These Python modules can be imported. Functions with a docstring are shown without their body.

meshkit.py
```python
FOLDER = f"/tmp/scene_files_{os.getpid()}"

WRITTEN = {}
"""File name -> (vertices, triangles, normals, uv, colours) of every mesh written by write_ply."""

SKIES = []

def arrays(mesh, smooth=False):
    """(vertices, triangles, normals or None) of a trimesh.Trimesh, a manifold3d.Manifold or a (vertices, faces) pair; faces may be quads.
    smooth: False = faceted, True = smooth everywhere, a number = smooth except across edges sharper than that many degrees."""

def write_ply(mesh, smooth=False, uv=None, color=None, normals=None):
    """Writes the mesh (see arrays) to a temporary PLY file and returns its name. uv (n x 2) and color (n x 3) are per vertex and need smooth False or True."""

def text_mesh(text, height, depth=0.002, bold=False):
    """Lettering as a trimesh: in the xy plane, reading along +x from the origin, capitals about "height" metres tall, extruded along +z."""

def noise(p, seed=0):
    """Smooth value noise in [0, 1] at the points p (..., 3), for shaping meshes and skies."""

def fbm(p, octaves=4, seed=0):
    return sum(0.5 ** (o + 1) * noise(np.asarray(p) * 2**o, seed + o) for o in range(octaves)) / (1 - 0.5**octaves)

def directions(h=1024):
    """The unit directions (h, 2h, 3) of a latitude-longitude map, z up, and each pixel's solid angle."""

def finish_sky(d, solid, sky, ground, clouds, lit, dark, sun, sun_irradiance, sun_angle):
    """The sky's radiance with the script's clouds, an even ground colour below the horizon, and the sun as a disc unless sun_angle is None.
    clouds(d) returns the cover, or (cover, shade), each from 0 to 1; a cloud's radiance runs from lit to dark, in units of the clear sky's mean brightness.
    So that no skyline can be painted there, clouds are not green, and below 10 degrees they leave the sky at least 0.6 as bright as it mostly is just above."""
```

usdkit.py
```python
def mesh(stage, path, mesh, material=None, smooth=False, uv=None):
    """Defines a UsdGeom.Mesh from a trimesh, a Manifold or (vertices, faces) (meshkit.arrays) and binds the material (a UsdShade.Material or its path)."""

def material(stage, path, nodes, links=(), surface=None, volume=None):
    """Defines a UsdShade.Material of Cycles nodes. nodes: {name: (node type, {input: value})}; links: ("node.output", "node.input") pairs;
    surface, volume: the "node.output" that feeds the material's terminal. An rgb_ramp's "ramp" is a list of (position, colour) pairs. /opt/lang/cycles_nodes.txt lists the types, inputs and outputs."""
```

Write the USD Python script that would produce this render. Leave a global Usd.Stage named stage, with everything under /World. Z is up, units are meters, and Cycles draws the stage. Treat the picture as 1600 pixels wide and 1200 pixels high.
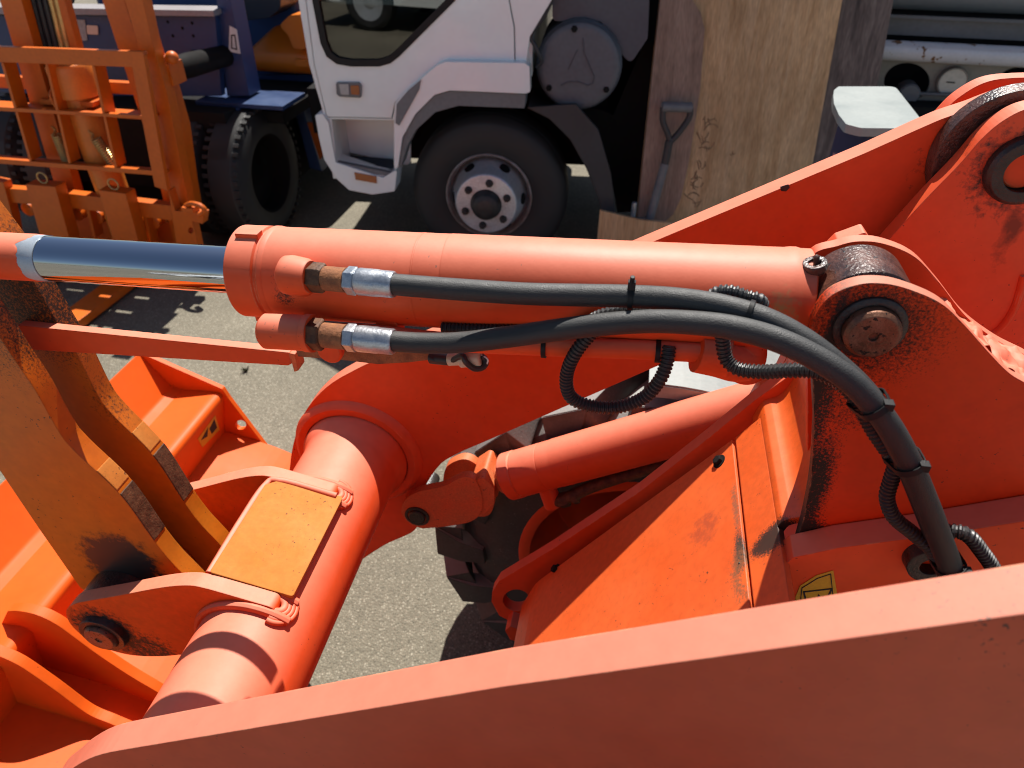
import math, random
import numpy as np, trimesh, usdkit, meshkit
from pxr import Usd, UsdGeom, UsdLux, UsdShade, Gf, Sdf, Vt
from shapely.geometry import Polygon, Point, LineString, box as sbox
from shapely.ops import unary_union
from shapely import affinity

stage = Usd.Stage.CreateInMemory()
UsdGeom.SetStageUpAxis(stage, UsdGeom.Tokens.z); UsdGeom.SetStageMetersPerUnit(stage, 1.0)
UsdGeom.Xform.Define(stage, '/World'); UsdGeom.Scope.Define(stage, '/World/Looks')

# ---------------------------------------------------------------- camera, sky, sun
EYE, PITCH, FPX = 1.75, math.radians(37), 1110.0
cam = UsdGeom.Camera.Define(stage, '/World/camera')
cam.AddTranslateOp().Set(Gf.Vec3d(0, 0, EYE)); cam.AddRotateXOp().Set(90 - math.degrees(PITCH))
cam.CreateHorizontalApertureAttr(36.0); cam.CreateVerticalApertureAttr(27.0)
cam.CreateFocalLengthAttr(36.0 * FPX / 1600); cam.CreateClippingRangeAttr(Gf.Vec2f(.05, 500))
cam.CreateFStopAttr(7.0); cam.CreateFocusDistanceAttr(.88); cam.CreateExposureAttr(0.75)
SUN_AZ, SUN_EL = math.radians(11), math.radians(60)
sun = UsdLux.DistantLight.Define(stage, '/World/sun')
sun.CreateIntensityAttr(1.25); sun.CreateAngleAttr(.53); sun.CreateNormalizeAttr(True); sun.CreateColorAttr(Gf.Vec3f(1, .95, .88))
sun.AddRotateZOp().Set(-math.degrees(SUN_AZ)); sun.AddRotateXOp().Set(-(90 - math.degrees(SUN_EL)))
sky_mat = usdkit.material(stage, '/World/Looks/sky', {
    'sky': ('sky_texture', {'sky_type': 'single_scattering', 'sun_disc': False, 'sun_elevation': SUN_EL, 'sun_rotation': SUN_AZ, 'air_density': 1.0, 'aerosol_density': 1.0}),
    'bg': ('background_shader', {'strength': .05})}, [('sky.color', 'bg.color')], surface='bg.background')
sky = UsdLux.DomeLight.Define(stage, '/World/sky')
UsdShade.MaterialBindingAPI.Apply(sky.GetPrim()).Bind(sky_mat)
sky.GetPrim().SetCustomDataByKey('kind', 'structure')

# ---------------------------------------------------------------- frames: where a traced point stands on a real plane
C = np.array([0, 0, EYE])
FW = np.array([0, math.cos(PITCH), -math.sin(PITCH)]); UP = np.array([0, math.sin(PITCH), math.cos(PITCH)]); RT = np.array([1., 0, 0])
def ray(px, py): return FW + RT * (px - 800) / FPX + UP * (600 - py) / FPX
class Frame:
    def __init__(s, deg, o=(0, 0)):
        a = math.radians(deg); s.deg = deg
        s.U = np.array([math.cos(a), -math.sin(a), 0]); s.V = np.array([math.sin(a), math.cos(a), 0]); s.o = np.array([*o, 0.])
    def loc(s, p): p = p - s.o; return np.array([p @ s.U, p @ s.V, p[2]])
    def wor(s, q): return s.o + s.U * q[0] + s.V * q[1] + np.array([0, 0, q[2]])
    def b(s, px, py, b): d = ray(px, py); return s.loc(C + d * (b - (C - s.o) @ s.V) / (d @ s.V))
    def a(s, px, py, a): d = ray(px, py); return s.loc(C + d * (a - (C - s.o) @ s.U) / (d @ s.U))
    def z(s, px, py, z=0): d = ray(px, py); return s.loc(C + d * (z - EYE) / d[2])
    def poly(s, pts, b): return [tuple(s.b(x, y, b)[[0, 2]]) for x, y in pts]
    def path(s, pts): return [s.b(x, y, b) for x, y, b in pts]
W = Frame(0)
L = Frame(10.08)                                 # the loader
T = Frame(6.3, (-.133, 3.286))                   # the truck
K = Frame(12.0, (-1.62, 3.2))                    # the forklift

# ---------------------------------------------------------------- materials
MATS = {}
def mat(name, nodes, links, surface='p.BSDF'):
    MATS[name] = usdkit.material(stage, '/World/Looks/' + name, nodes, links, surface=surface); return MATS[name]
def surf(name, base, alt=None, rough=.45, metal=0., scale=4., speck=0., speckc=(.02, .015, .012), speck_scale=190, bump=.05, bump_scale=300, stains=(), bevel=.0025, coat=0., spec=.5, obj=False, rvar=.12, stretch=None, mottle=.25, dust=0., dustc=(.68, .325, .225), edge=0., edgec=(.70, .34, .18)):
    """A worn surface: two tones in clouds, fine mottling, specks, stains at given places, soft edges, fine relief."""
    alt = alt or base
    N = {'g': ('geometry', {}), 'tc': ('texture_coordinate', {}), 'p': ('principled_bsdf', {'metallic': metal, 'coat_weight': coat, 'specular_ior_level': spec}),
         'n1': ('noise_texture', {'scale': scale, 'detail': 6, 'roughness': .6}), 'r1': ('rgb_ramp', {'ramp': [(.32, base), (.68, alt)]}),
         'n2': ('noise_texture', {'scale': scale * 14, 'detail': 4, 'roughness': .7}),
         'm2': ('map_range', {'from_min': .3, 'from_max': .7, 'to_min': 1 - mottle * .5, 'to_max': 1 + mottle * .4}),
         'mu': ('vector_math', {'math_type': 'scale'})}
    src = 'tc.object' if obj else 'g.position'
    lk = []
    if stretch:
        N['map'] = ('mapping', {'scale': stretch}); lk.append((src, 'map.vector')); src = 'map.vector'
    lk += [(src, 'n1.vector'), (src, 'n2.vector'), ('n1.fac', 'r1.fac'), ('n2.fac', 'm2.value'), ('r1.color', 'mu.vector1'), ('m2.result', 'mu.scale')]
    col = 'mu.vector'
    if speck:
        N['n3'] = ('noise_texture', {'scale': speck_scale, 'detail': 3, 'roughness': .65})
        N['n3b'] = ('noise_texture', {'scale': scale * 2.3, 'detail': 3})
        N['a3'] = ('math', {'math_type': 'multiply_add', 'value2': .35})
        N['s3'] = ('map_range', {'from_min': 1.035 - speck, 'from_max': 1.06 - speck, 'clamp': True})
        N['x3'] = ('mix', {'color2': speckc})
        lk += [(src, 'n3.vector'), (src, 'n3b.vector'), ('n3b.fac', 'a3.value1'), ('n3.fac', 'a3.value3'), ('a3.value', 's3.value'), ('s3.result', 'x3.fac'), (col, 'x3.color1')]
        col = 'x3.color'
    for i, (c, r, scol, amt, fine) in enumerate(stains):
        k = str(i)
        if np.ndim(r):                                              # an elongated stain: half axes along the loader's own axes
            N['sp' + k] = ('mapping', {'mapping_type': 'texture', 'location': tuple(c), 'rotation': (0, 0, -math.radians(L.deg)), 'scale': tuple(r)}); lk.append(('g.position', f'sp{k}.vector'))
            N['sd' + k] = ('vector_math', {'math_type': 'length'}); lk.append((f'sp{k}.vector', f'sd{k}.vector1')); r = 1.
        else:
            N['sd' + k] = ('vector_math', {'math_type': 'distance', 'vector2': tuple(c)}); lk.append(('g.position', f'sd{k}.vector1'))
        N['sm' + k] = ('map_range', {'from_min': r * .35, 'from_max': r, 'to_min': amt, 'to_max': 0., 'clamp': True})
        N['sn' + k] = ('noise_texture', {'scale': fine, 'detail': 6, 'roughness': .7})
        N['sa' + k] = ('math', {'math_type': 'add'}); N['st' + k] = ('map_range', {'from_min': .72, 'from_max': .95, 'clamp': True}); N['sx' + k] = ('mix', {'color2': scol})
        lk += [(f'sd{k}.value', f'sm{k}.value'), ('g.position', f'sn{k}.vector'), (f'sm{k}.result', f'sa{k}.value1'), (f'sn{k}.fac', f'sa{k}.value2'),
               (f'sa{k}.value', f'st{k}.value'), (f'st{k}.result', f'sx{k}.fac'), (col, f'sx{k}.color1')]
        col = f'sx{k}.color'
    if dust:                                                        # chalked, dusty where it faces up
        N['sn'] = ('separate_xyz', {}); N['dz'] = ('map_range', {'from_min': .38, 'from_max': .96, 'to_min': 0., 'to_max': dust, 'clamp': True})
        N['dn'] = ('map_range', {'from_min': .3, 'from_max': .7, 'to_min': .9, 'to_max': 1.05}); N['dm'] = ('math', {'math_type': 'multiply', 'use_clamp': True}); N['dx'] = ('mix', {'color2': dustc})
        lk += [('g.normal', 'sn.vector'), ('sn.z', 'dz.value'), ('n2.fac', 'dn.value'), ('dz.result', 'dm.value1'), ('dn.result', 'dm.value2'), ('dm.value', 'dx.fac'), (col, 'dx.color1')]
        col = 'dx.color'
    N['rr'] = ('map_range', {'from_min': .3, 'from_max': .7, 'to_min': rough - rvar * .5, 'to_max': rough + rvar})
    N['nb'] = ('noise_texture', {'scale': bump_scale, 'detail': 3}); N['bp'] = ('bump', {'strength': bump, 'distance': .002})
    lk += [('n1.fac', 'rr.value'), ('rr.result', 'p.roughness'), (col, 'p.base_color'), (src, 'nb.vector'), ('nb.fac', 'bp.height'), ('bp.normal', 'p.normal')]
    if bevel and edge:                                              # paint worn thin along edges
        N['ed'] = ('vector_math', {'math_type': 'dot_product'}); N['em'] = ('map_range', {'from_min': .995, 'from_max': .90, 'to_min': 0., 'to_max': 1., 'clamp': True})
        N['en'] = ('noise_texture', {'scale': 45, 'detail': 5, 'roughness': .7}); N['et'] = ('map_range', {'from_min': .50, 'from_max': .66, 'to_min': 0., 'to_max': edge, 'clamp': True}); N['ex'] = ('math', {'math_type': 'multiply'}); N['ec'] = ('mix', {'color2': edgec})
        lk = [l for l in lk if l[1] != 'p.base_color']
        lk += [('bv.bevel', 'ed.vector1'), ('g.normal', 'ed.vector2'), ('ed.value', 'em.value'), ('g.position', 'en.vector'), ('en.fac', 'et.value'), ('em.result', 'ex.value1'), ('et.result', 'ex.value2'), ('ex.value', 'ec.fac'), (col, 'ec.color1'), ('ec.color', 'p.base_color')]
    if bevel:
        N['bv'] = ('bevel', {'radius': bevel, 'samples': 4}); lk.append(('bv.bevel', 'bp.normal'))
    return mat(name, N, lk)
def LW(a, b, z): return tuple(L.wor((a, b, z)))
def cover_px(x, y):                                                # a point of the sloping front cover
    A = L.b(843, 912, .82); B = L.b(1148, 690, .82); n = np.cross(L.wor(B) - L.wor(A), L.V); d = ray(x, y)
    return C + d * (((L.wor(A) - C) @ n) / (d @ n))
def CW(x, y): return tuple(cover_px(x, y))
PIN = LW(.226, .62, 1.40); CPIN = LW(-.767, .58, .738); TOWER = LW(.45, .94, 1.44)
GREASE = (.018, .012, .009)
OR, ORF = (.64, .046, .002), (.68, .088, .022)
DUST = .56
surf('orange', edge=.8, dust=DUST, base=OR, alt=ORF, rough=.54, spec=.3, speck=.13, scale=3.2, mottle=.12, bump=.04)
surf('orange_near_shade', edge=.85, dust=.52, base=(.46, .046, .013), alt=(.52, .080, .032), rough=.50, spec=.45, speck=.14, scale=2.2, mottle=.16, bump=.04)  # faded near arm paint, with part of its shade put into the darker colour
surf('orange_barrel', dust=DUST, base=OR, alt=ORF, rough=.52, spec=.3, speck=.13, scale=3.2, mottle=.12, bump=.04, stains=[(LW(*L.b(x, y, .61)), r, c, m, f) for x, y, r, c, m, f in ((432, 440, .022, (.03, .012, .008), .36, 420), (440, 470, .022, (.03, .012, .008), .38, 420), (470, 385, .02, (.06, .02, .012), .33, 420), (1230, 440, .03, (.42, .20, .06), .44, 90), (1228, 480, .03, (.40, .17, .05), .40, 120))])
surf('orange_arm', edge=.8, dust=DUST, base=OR, alt=ORF, rough=.52, spec=.3, speck=.12, scale=2.5, mottle=.16, bump=.04, stains=[(TOWER, .13, GREASE, .6, 60)])
surf('orange_clevis', edge=.8, dust=DUST, base=OR, alt=(.66, .045, .004), rough=.5, spec=.3, speck=.13, scale=4, mottle=.15,
     stains=[(PIN, .11, (.05, .010, .004), .40, 420), (PIN, .05, GREASE, .62, 260)] + [(LW(*L.b(1273, 640, .60)), (.030, .05, .17), GREASE, .46, 420), (LW(*L.b(1262, 770, .60)), (.034, .05, .14), GREASE, .50, 420), (LW(*L.b(1262, 640, .60)), (.012, .05, .22), GREASE, .62, 300), (LW(*L.b(1252, 840, .60)), (.040, .05, .06), GREASE, .56, 420), (LW(*L.b(1330, 640, .60)), .05, GREASE, .30, 420)])
surf('orange_tower', edge=.8, dust=DUST, base=OR, alt=ORF, rough=.42, speck=.13, scale=3, mottle=.12, stains=[(TOWER, .09, GREASE, .40, 90)] + [(LW(*L.b(1578, 360, .93)), (.022, .06, .10), (.20, .022, .004), .34, 22)])
surf('orange_lug', edge=.8, dust=DUST, base=(.64, .058, .003), alt=(.64, .085, .005), spec=.3, rough=.54, speck=.13, scale=5, stains=[(CPIN, .09, GREASE, .62, 120), (LW(-.70, .56, .70), .08, GREASE, .42, 150)])
surf('orange_crank', edge=.7, edgec=(.12, .06, .03), base=(.48, .092, .002), alt=(.42, .13, .004), rough=.44, speck=.16, speck_scale=160, scale=3, stains=[(LW(-.75, .60, .83), .10, GREASE, .72, 60), (LW(-.76, .71, 1.27), .17, GREASE, .42, 300), (LW(-.70, .71, 1.1), .10, GREASE, .3, 220)])
surf('orange_yellow', (.50, .19, .04), (.46, .14, .02), rough=.72, spec=.2, speck=.17, speckc=(.12, .05, .02), scale=7, mottle=.2)
surf('bucket_orange', dust=.0, base=(.68, .085, .002), alt=(.68, .10, .008), spec=.25, rough=.55, speck=.14, scale=2.5, mottle=.1, bump=.03)
surf('cover_orange', dust=.16, base=(.65, .085, .006), alt=(.67, .11, .014), rough=.42, speck=.15, scale=6, mottle=.25,
     stains=[(CW(x, y), r, c, m, f) for x, y, r, c, m, f in ((1150, 800, (.008, .09, .02), (.28, .09, .04), .46, 240), (1159, 880, (.011, .075, .022), (.02, .032, .026), .62, 420), (1160, 900, (.022, .07, .04), (.22, .08, .03), .42, 300), (1206, 850, .03, GREASE, .6, 420), (1190, 862, .022, GREASE, .5, 420), (1226, 835, .03, GREASE, .66, 420), (1105, 830, .05, (.42, .06, .012), .40, 90), (1180, 900, .035, (.75, .11, .01), .5, 260))])
surf('link_orange', (.60, .10, .02), (.50, .14, .045), rough=.55, speck=.16, scale=18, mottle=.4)
surf('forklift_orange', (.58, .115, .003), (.52, .095, .002), rough=.42, speck=.13, scale=5, obj=True, mottle=.18, bevel=.004)
surf('forklift_hood', (.70, .18, .012), rough=.3, obj=True, bevel=.01, mottle=.08)
surf('forklift_blue', (.010, .032, .10), (.016, .045, .13), rough=.4, speck=.14, speckc=(.3, .33, .36), scale=6, obj=True, bevel=.006)
surf('steel_dull', (.33, .36, .40), (.46, .48, .5), rough=.35, metal=.8, scale=40, bump=.2, mottle=.4)
surf('steel_grey_paint', (.30, .36, .42), (.38, .43, .48), rough=.4, metal=.3, scale=40, mottle=.2)
mat('chrome', {'p': ('principled_bsdf', {'base_color': (.50, .53, .58), 'metallic': 1., 'roughness': .035}), 'n': ('noise_texture', {'scale': 900, 'detail': 2}), 'g': ('geometry', {}), 'm': ('mapping', {'scale': (.03, 1, 1)}), 'b': ('bump', {'strength': .012, 'distance': .001})},
    [('g.position', 'm.vector'), ('m.vector', 'n.vector'), ('n.fac', 'b.height'), ('b.normal', 'p.normal')])
surf('rust', (.16, .055, .02), (.33, .13, .05), rough=.8, scale=60, bump=.5, mottle=.6)
surf('rust_dark', (.045, .018, .009), (.16, .07, .03), rough=.6, metal=.3, scale=70, bump=.4, mottle=.6)
surf('greasy', (.018, .010, .008), (.12, .042, .025), rough=.30, scale=30, speck=.24, speckc=(.01, .009, .008), bump=.55, bump_scale=300, mottle=.8, spec=.6)
surf('pin_steel', (.13, .055, .03), (.26, .12, .07), rough=.4, metal=.5, scale=50, speck=.25, mottle=.5, bump=.3)
surf('grease_black', (.012, .010, .009), (.03, .022, .018), rough=.35, scale=60, bump=.5)
surf('grime', (.02, .03, .026), (.07, .06, .045), rough=.6, scale=60, bump=.6)
surf('hose_rubber', dust=.40, dustc=(.085, .085, .083), base=(.010, .0105, .011), alt=(.018, .0185, .019), rough=.52, scale=60, bump=.35, bump_scale=900, bevel=0, mottle=.5)
surf('conduit', dust=.35, dustc=(.07, .07, .07), base=(.014, .014, .015), rough=.42, scale=50, bump=.05, bevel=0)
surf('black_plastic', (.010, .010, .0105), rough=.5, spec=.25, obj=True, bevel=.001)
surf('tyre_rubber', dust=.9, dustc=(.24, .24, .225), base=(.030, .030, .030), alt=(.060, .060, .058), rough=.62, scale=12, bump=.3, bump_scale=200, obj=True, mottle=.5, bevel=.006, speck=.18, speckc=(.12, .115, .105))
surf('tyre_clean', (.013, .013, .0135), (.022, .022, .022), rough=.6, scale=10, bump=.2, obj=True, mottle=.4, bevel=.004)
surf('cream_plastic', (.55, .50, .36), (.42, .37, .25), rough=.45, scale=40)
surf('decal_yellow', (.62, .36, .02), (.50, .28, .02), rough=.45, scale=20, mottle=.2, bevel=0)
surf('ink_black', (.012, .012, .012), rough=.6, bevel=0)
surf('fender_grey', (.20, .23, .225), (.25, .275, .265), rough=.5, scale=8, speck=.12, mottle=.15)
surf('white_paint', (.76, .80, .80), (.77, .80, .79), rough=.22, scale=1.5, coat=.3, obj=True, mottle=.04, speck=.09, speckc=(.25, .22, .18), bump=.01, bevel=.006)
surf('white_side', base=(.76, .80, .79), alt=(.76, .79, .77), rough=.25, scale=1.2, coat=.3, obj=True, mottle=.05, speck=.10, speckc=(.25, .22, .18), bump=.01, bevel=.006)
surf('trim_grey', (.13, .135, .14), (.17, .17, .175), rough=.55, obj=True, bevel=.004)
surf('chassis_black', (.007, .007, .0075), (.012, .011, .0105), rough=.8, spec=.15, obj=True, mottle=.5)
surf('mudguard', (.022, .023, .027), (.035, .036, .04), rough=.5, obj=True)
surf('cleaner_cover', (.085, .09, .105), (.11, .115, .13), rough=.5, obj=True)
surf('cleaner_body', (.055, .062, .078), (.075, .085, .10), rough=.45, obj=True)
surf('rim_silver', (.62, .65, .68), (.48, .49, .50), rough=.35, metal=.55, scale=9, obj=True, mottle=.4)
surf('rim_lip', (.20, .15, .13), (.34, .31, .30), rough=.5, metal=.4, scale=25, obj=True, mottle=.5)
surf('nut_dark', (.03, .03, .032), (.06, .055, .05), rough=.45, metal=.5, obj=True, scale=40)
surf('seat_dark', (.02, .02, .022), rough=.35, obj=True, bevel=.01)
surf('belt_red', (.30, .05, .02), rough=.6, obj=True)
surf('amber', (.30, .07, .008), rough=.25, coat=.6, obj=True)
surf('lamp_clear', (.35, .33, .33), rough=.18, coat=.8, obj=True)
surf('step_tread', (.035, .04, .05), rough=.55, obj=True, bump=.4, bump_scale=150)
surf('label_grey', (.35, .35, .34), (.22, .22, .22), rough=.4, scale=60, obj=True, bevel=0)
surf('label_cream', (.62, .45, .33), (.66, .5, .4), rough=.4, scale=80, obj=True, bevel=0)
surf('label_white', (.66, .66, .64), rough=.4, obj=True, bevel=0)
surf('sill_grey', (.26, .24, .24), rough=.5, obj=True)
surf('cap_orange', (.66, .20, .03), (.60, .16, .02), rough=.35, obj=True, scale=9, bevel=.004)
surf('brass', (.55, .36, .14), rough=.35, metal=.7, obj=True)
surf('shovel_steel', (.11, .11, .12), (.17, .165, .165), rough=.5, scale=20, obj=True, mottle=.4)
surf('shovel_plastic', (.028, .024, .026), (.05, .042, .04), rough=.5, obj=True)
surf('tank_metal', (.78, .72, .69), (.80, .75, .71), rough=.42, metal=0., scale=2, obj=True, speck=.14, mottle=.12)
surf('tank_dark_grey', (.10, .10, .105), (.13, .13, .135), rough=.5, obj=True)  # even dark grey for the tank skirt and valve
surf('pipe_rusty', (.52, .50, .52), (.58, .56, .57), rough=.45, scale=9, speck=.27, speckc=(.16, .07, .02), speck_scale=14, obj=True, mottle=.15)
surf('tank_plate', (.20, .185, .16), (.26, .235, .20), rough=.55, obj=True, speck=.15, scale=7)
surf('gauge_face', (.50, .47, .42), (.42, .38, .33), rough=.3, obj=True, coat=.5)
surf('machine_blue', (.016, .022, .055), rough=.35, obj=True, bevel=.01)
surf('pink_paint', (.45, .2, .2), rough=.5, obj=True)
def wood(name, c1, c2, c3, sx=1.):
    mat(name, {'tc': ('texture_coordinate', {}), 'm': ('mapping', {'scale': (14 * sx, 14 * sx, .7)}), 'n': ('noise_texture', {'scale': 1.6, 'detail': 8, 'roughness': .62, 'distortion': .6}), 'r': ('rgb_ramp', {'ramp': [(.25, c1), (.5, c2), (.75, c3)]}),
        'm2': ('mapping', {'scale': (160, 160, 3)}), 'n2': ('noise_texture', {'scale': 1.5, 'detail': 4}), 'mr': ('map_range', {'from_min': .3, 'from_max': .7, 'to_min': .72, 'to_max': 1.15}), 'mu': ('vector_math', {'math_type': 'scale'}),
        'n3': ('noise_texture', {'scale': 2.2, 'detail': 5}), 'mr3': ('map_range', {'from_min': .35, 'from_max': .65, 'to_min': .8, 'to_max': 1.1}), 'mu3': ('vector_math', {'math_type': 'scale'}),
        'b': ('bump', {'strength': .25, 'distance': .002}), 'p': ('principled_bsdf', {'roughness': .75, 'specular_ior_level': .25})},
        [('tc.object', 'm.vector'), ('m.vector', 'n.vector'), ('n.fac', 'r.fac'), ('tc.object', 'm2.vector'), ('m2.vector', 'n2.vector'), ('n2.fac', 'mr.value'), ('r.color', 'mu.vector1'), ('mr.result', 'mu.scale'),
         ('tc.object', 'n3.vector'), ('n3.fac', 'mr3.value'), ('mu.vector', 'mu3.vector1'), ('mr3.result', 'mu3.scale'), ('mu3.vector', 'p.base_color'), ('n2.fac', 'b.height'), ('b.normal', 'p.normal')])
wood('plywood', (.42, .22, .10), (.58, .345, .18), (.68, .43, .25))
wood('plywood_dark', (.22, .13, .095), (.32, .20, .15), (.39, .25, .19))
wood('plank_grey', (.07, .05, .046), (.17, .12, .105), (.30, .225, .195), 1.3)
mat('window_glass', {'t': ('transparent_bsdf', {'color': (.26, .30, .285)}), 'g': ('glossy_bsdf', {'roughness': .0, 'color': (1, 1, 1)}), 'f': ('fresnel', {'IOR': 1.9}), 'm': ('mix_closure', {})},
    [('f.fac', 'm.fac'), ('t.BSDF', 'm.closure1'), ('g.BSDF', 'm.closure2')], surface='m.closure')
mat('ground', {'g': ('geometry', {}),
    'v': ('voronoi_texture', {'scale': 165, 'feature': 'f1'}), 'vs': ('separate_color', {}), 'rv': ('rgb_ramp', {'ramp': [(0, (.105, .095, .072)), (.35, (.17, .152, .112)), (.75, (.22, .195, .145)), (1., (.36, .33, .26))]}),
    've': ('map_range', {'from_min': .2, 'from_max': .75, 'to_min': 0., 'to_max': 1., 'clamp': True}), 'mt': ('mix', {'color2': (.160, .143, .106)}),
    'n': ('noise_texture', {'scale': 1.3, 'detail': 7, 'roughness': .6}), 'mn': ('map_range', {'from_min': .3, 'from_max': .7, 'to_min': .74, 'to_max': 1.14}), 'mu': ('vector_math', {'math_type': 'scale'}),
    'n2': ('noise_texture', {'scale': 380, 'detail': 3}), 'mn2': ('map_range', {'from_min': .25, 'from_max': .75, 'to_min': .72, 'to_max': 1.25}), 'mu2': ('vector_math', {'math_type': 'scale'}),
    'b': ('bump', {'strength': .7, 'distance': .004, 'invert': True}), 'b2': ('bump', {'strength': .35, 'distance': .002}), 'p': ('principled_bsdf', {'roughness': .8, 'specular_ior_level': .3})},
    [('g.position', 'v.vector'), ('v.color', 'vs.color'), ('vs.r', 'rv.fac'), ('v.distance', 've.value'), ('ve.result', 'mt.fac'), ('rv.color', 'mt.color1'), ('g.position', 'n.vector'), ('n.fac', 'mn.value'), ('mt.color', 'mu.vector1'), ('mn.result', 'mu.scale'),
     ('g.position', 'n2.vector'), ('n2.fac', 'mn2.value'), ('mu.vector', 'mu2.vector1'), ('mn2.result', 'mu2.scale'), ('mu2.vector', 'p.base_color'), ('v.distance', 'b.height'), ('n2.fac', 'b2.height'), ('b.normal', 'b2.normal'), ('b2.normal', 'p.normal')])
surf('weed', (.12, .15, .04), (.2, .2, .07), rough=.7, obj=True, bevel=0)

# ---------------------------------------------------------------- objects
def free(path):
    if not stage.GetPrimAtPath(path): return path
    k = 1
    while stage.GetPrimAtPath(f'{path}_{k:03d}'): k += 1
    return f'{path}_{k:03d}'
class Thing:
    """An Xform at the thing's base; part() meshes are given in the frame's coordinates."""
    def __init__(s, name, label, cat, frame=W, base=(0, 0, 0), group=None):
        s.f, s.base = frame, np.array(base, float)
        s.path = free('/World/' + name)
        x = UsdGeom.Xform.Define(stage, s.path)
        x.AddTranslateOp().Set(Gf.Vec3d(*map(float, frame.wor(base)))); x.AddRotateZOp().Set(-frame.deg)
        p = x.GetPrim(); p.SetCustomDataByKey('label', label); p.SetCustomDataByKey('category', cat)
        if group: p.SetCustomDataByKey('group', group)
    def part(s, name, mesh, m, parent=None, smooth=35, label=None, kind=None):
        path = free((parent or s.path) + '/' + name)
        v, f = mesh.vertices - s.base, mesh.faces
        g = usdkit.mesh(stage, path, trimesh.Trimesh(v, f, process=False), MATS[m], smooth=smooth)
        if label: g.GetPrim().SetCustomDataByKey('label', label)
        if kind: g.GetPrim().SetCustomDataByKey('kind', kind)
        return path
def rnd(poly, r, q=6):
    p = poly if hasattr(poly, 'geom_type') else Polygon(poly)
    return p.buffer(-r, quad_segs=q).buffer(2 * r, quad_segs=q).buffer(-r, quad_segs=q) if r else p
def plate(poly, b0, b1):
    """Polygon in (a, z) extruded across from b0 to b1."""
    p = poly if hasattr(poly, 'geom_type') else Polygon(poly)
    if not p.is_valid: p = p.buffer(0)
    ms = [trimesh.creation.extrude_polygon(g, b1 - b0, engine='earcut') for g in getattr(p, 'geoms', [p])]
    m = trimesh.util.concatenate(ms)
    v = m.vertices; m.vertices = np.stack([v[:, 0], v[:, 2] + b0, v[:, 1]], 1); m.faces = m.faces[:, ::-1]
    return m
def sm(pts, n=48):
    return [tuple(p) for p in spline([(x, 0, z) for x, z in pts], n)[:, [0, 2]]]
def box(a0, a1, b0, b1, z0, z1):
    m = trimesh.creation.box((abs(a1 - a0), abs(b1 - b0), abs(z1 - z0))); m.apply_translation(((a0 + a1) / 2, (b0 + b1) / 2, (z0 + z1) / 2)); return m
def basis(d):
    d = np.asarray(d, float); d = d / np.linalg.norm(d)
    h = np.array([0, 0, 1.]) if abs(d[2]) < .9 else np.array([1., 0, 0])
    u = np.cross(d, h); u /= np.linalg.norm(u); return d, u, np.cross(d, u)
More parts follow.
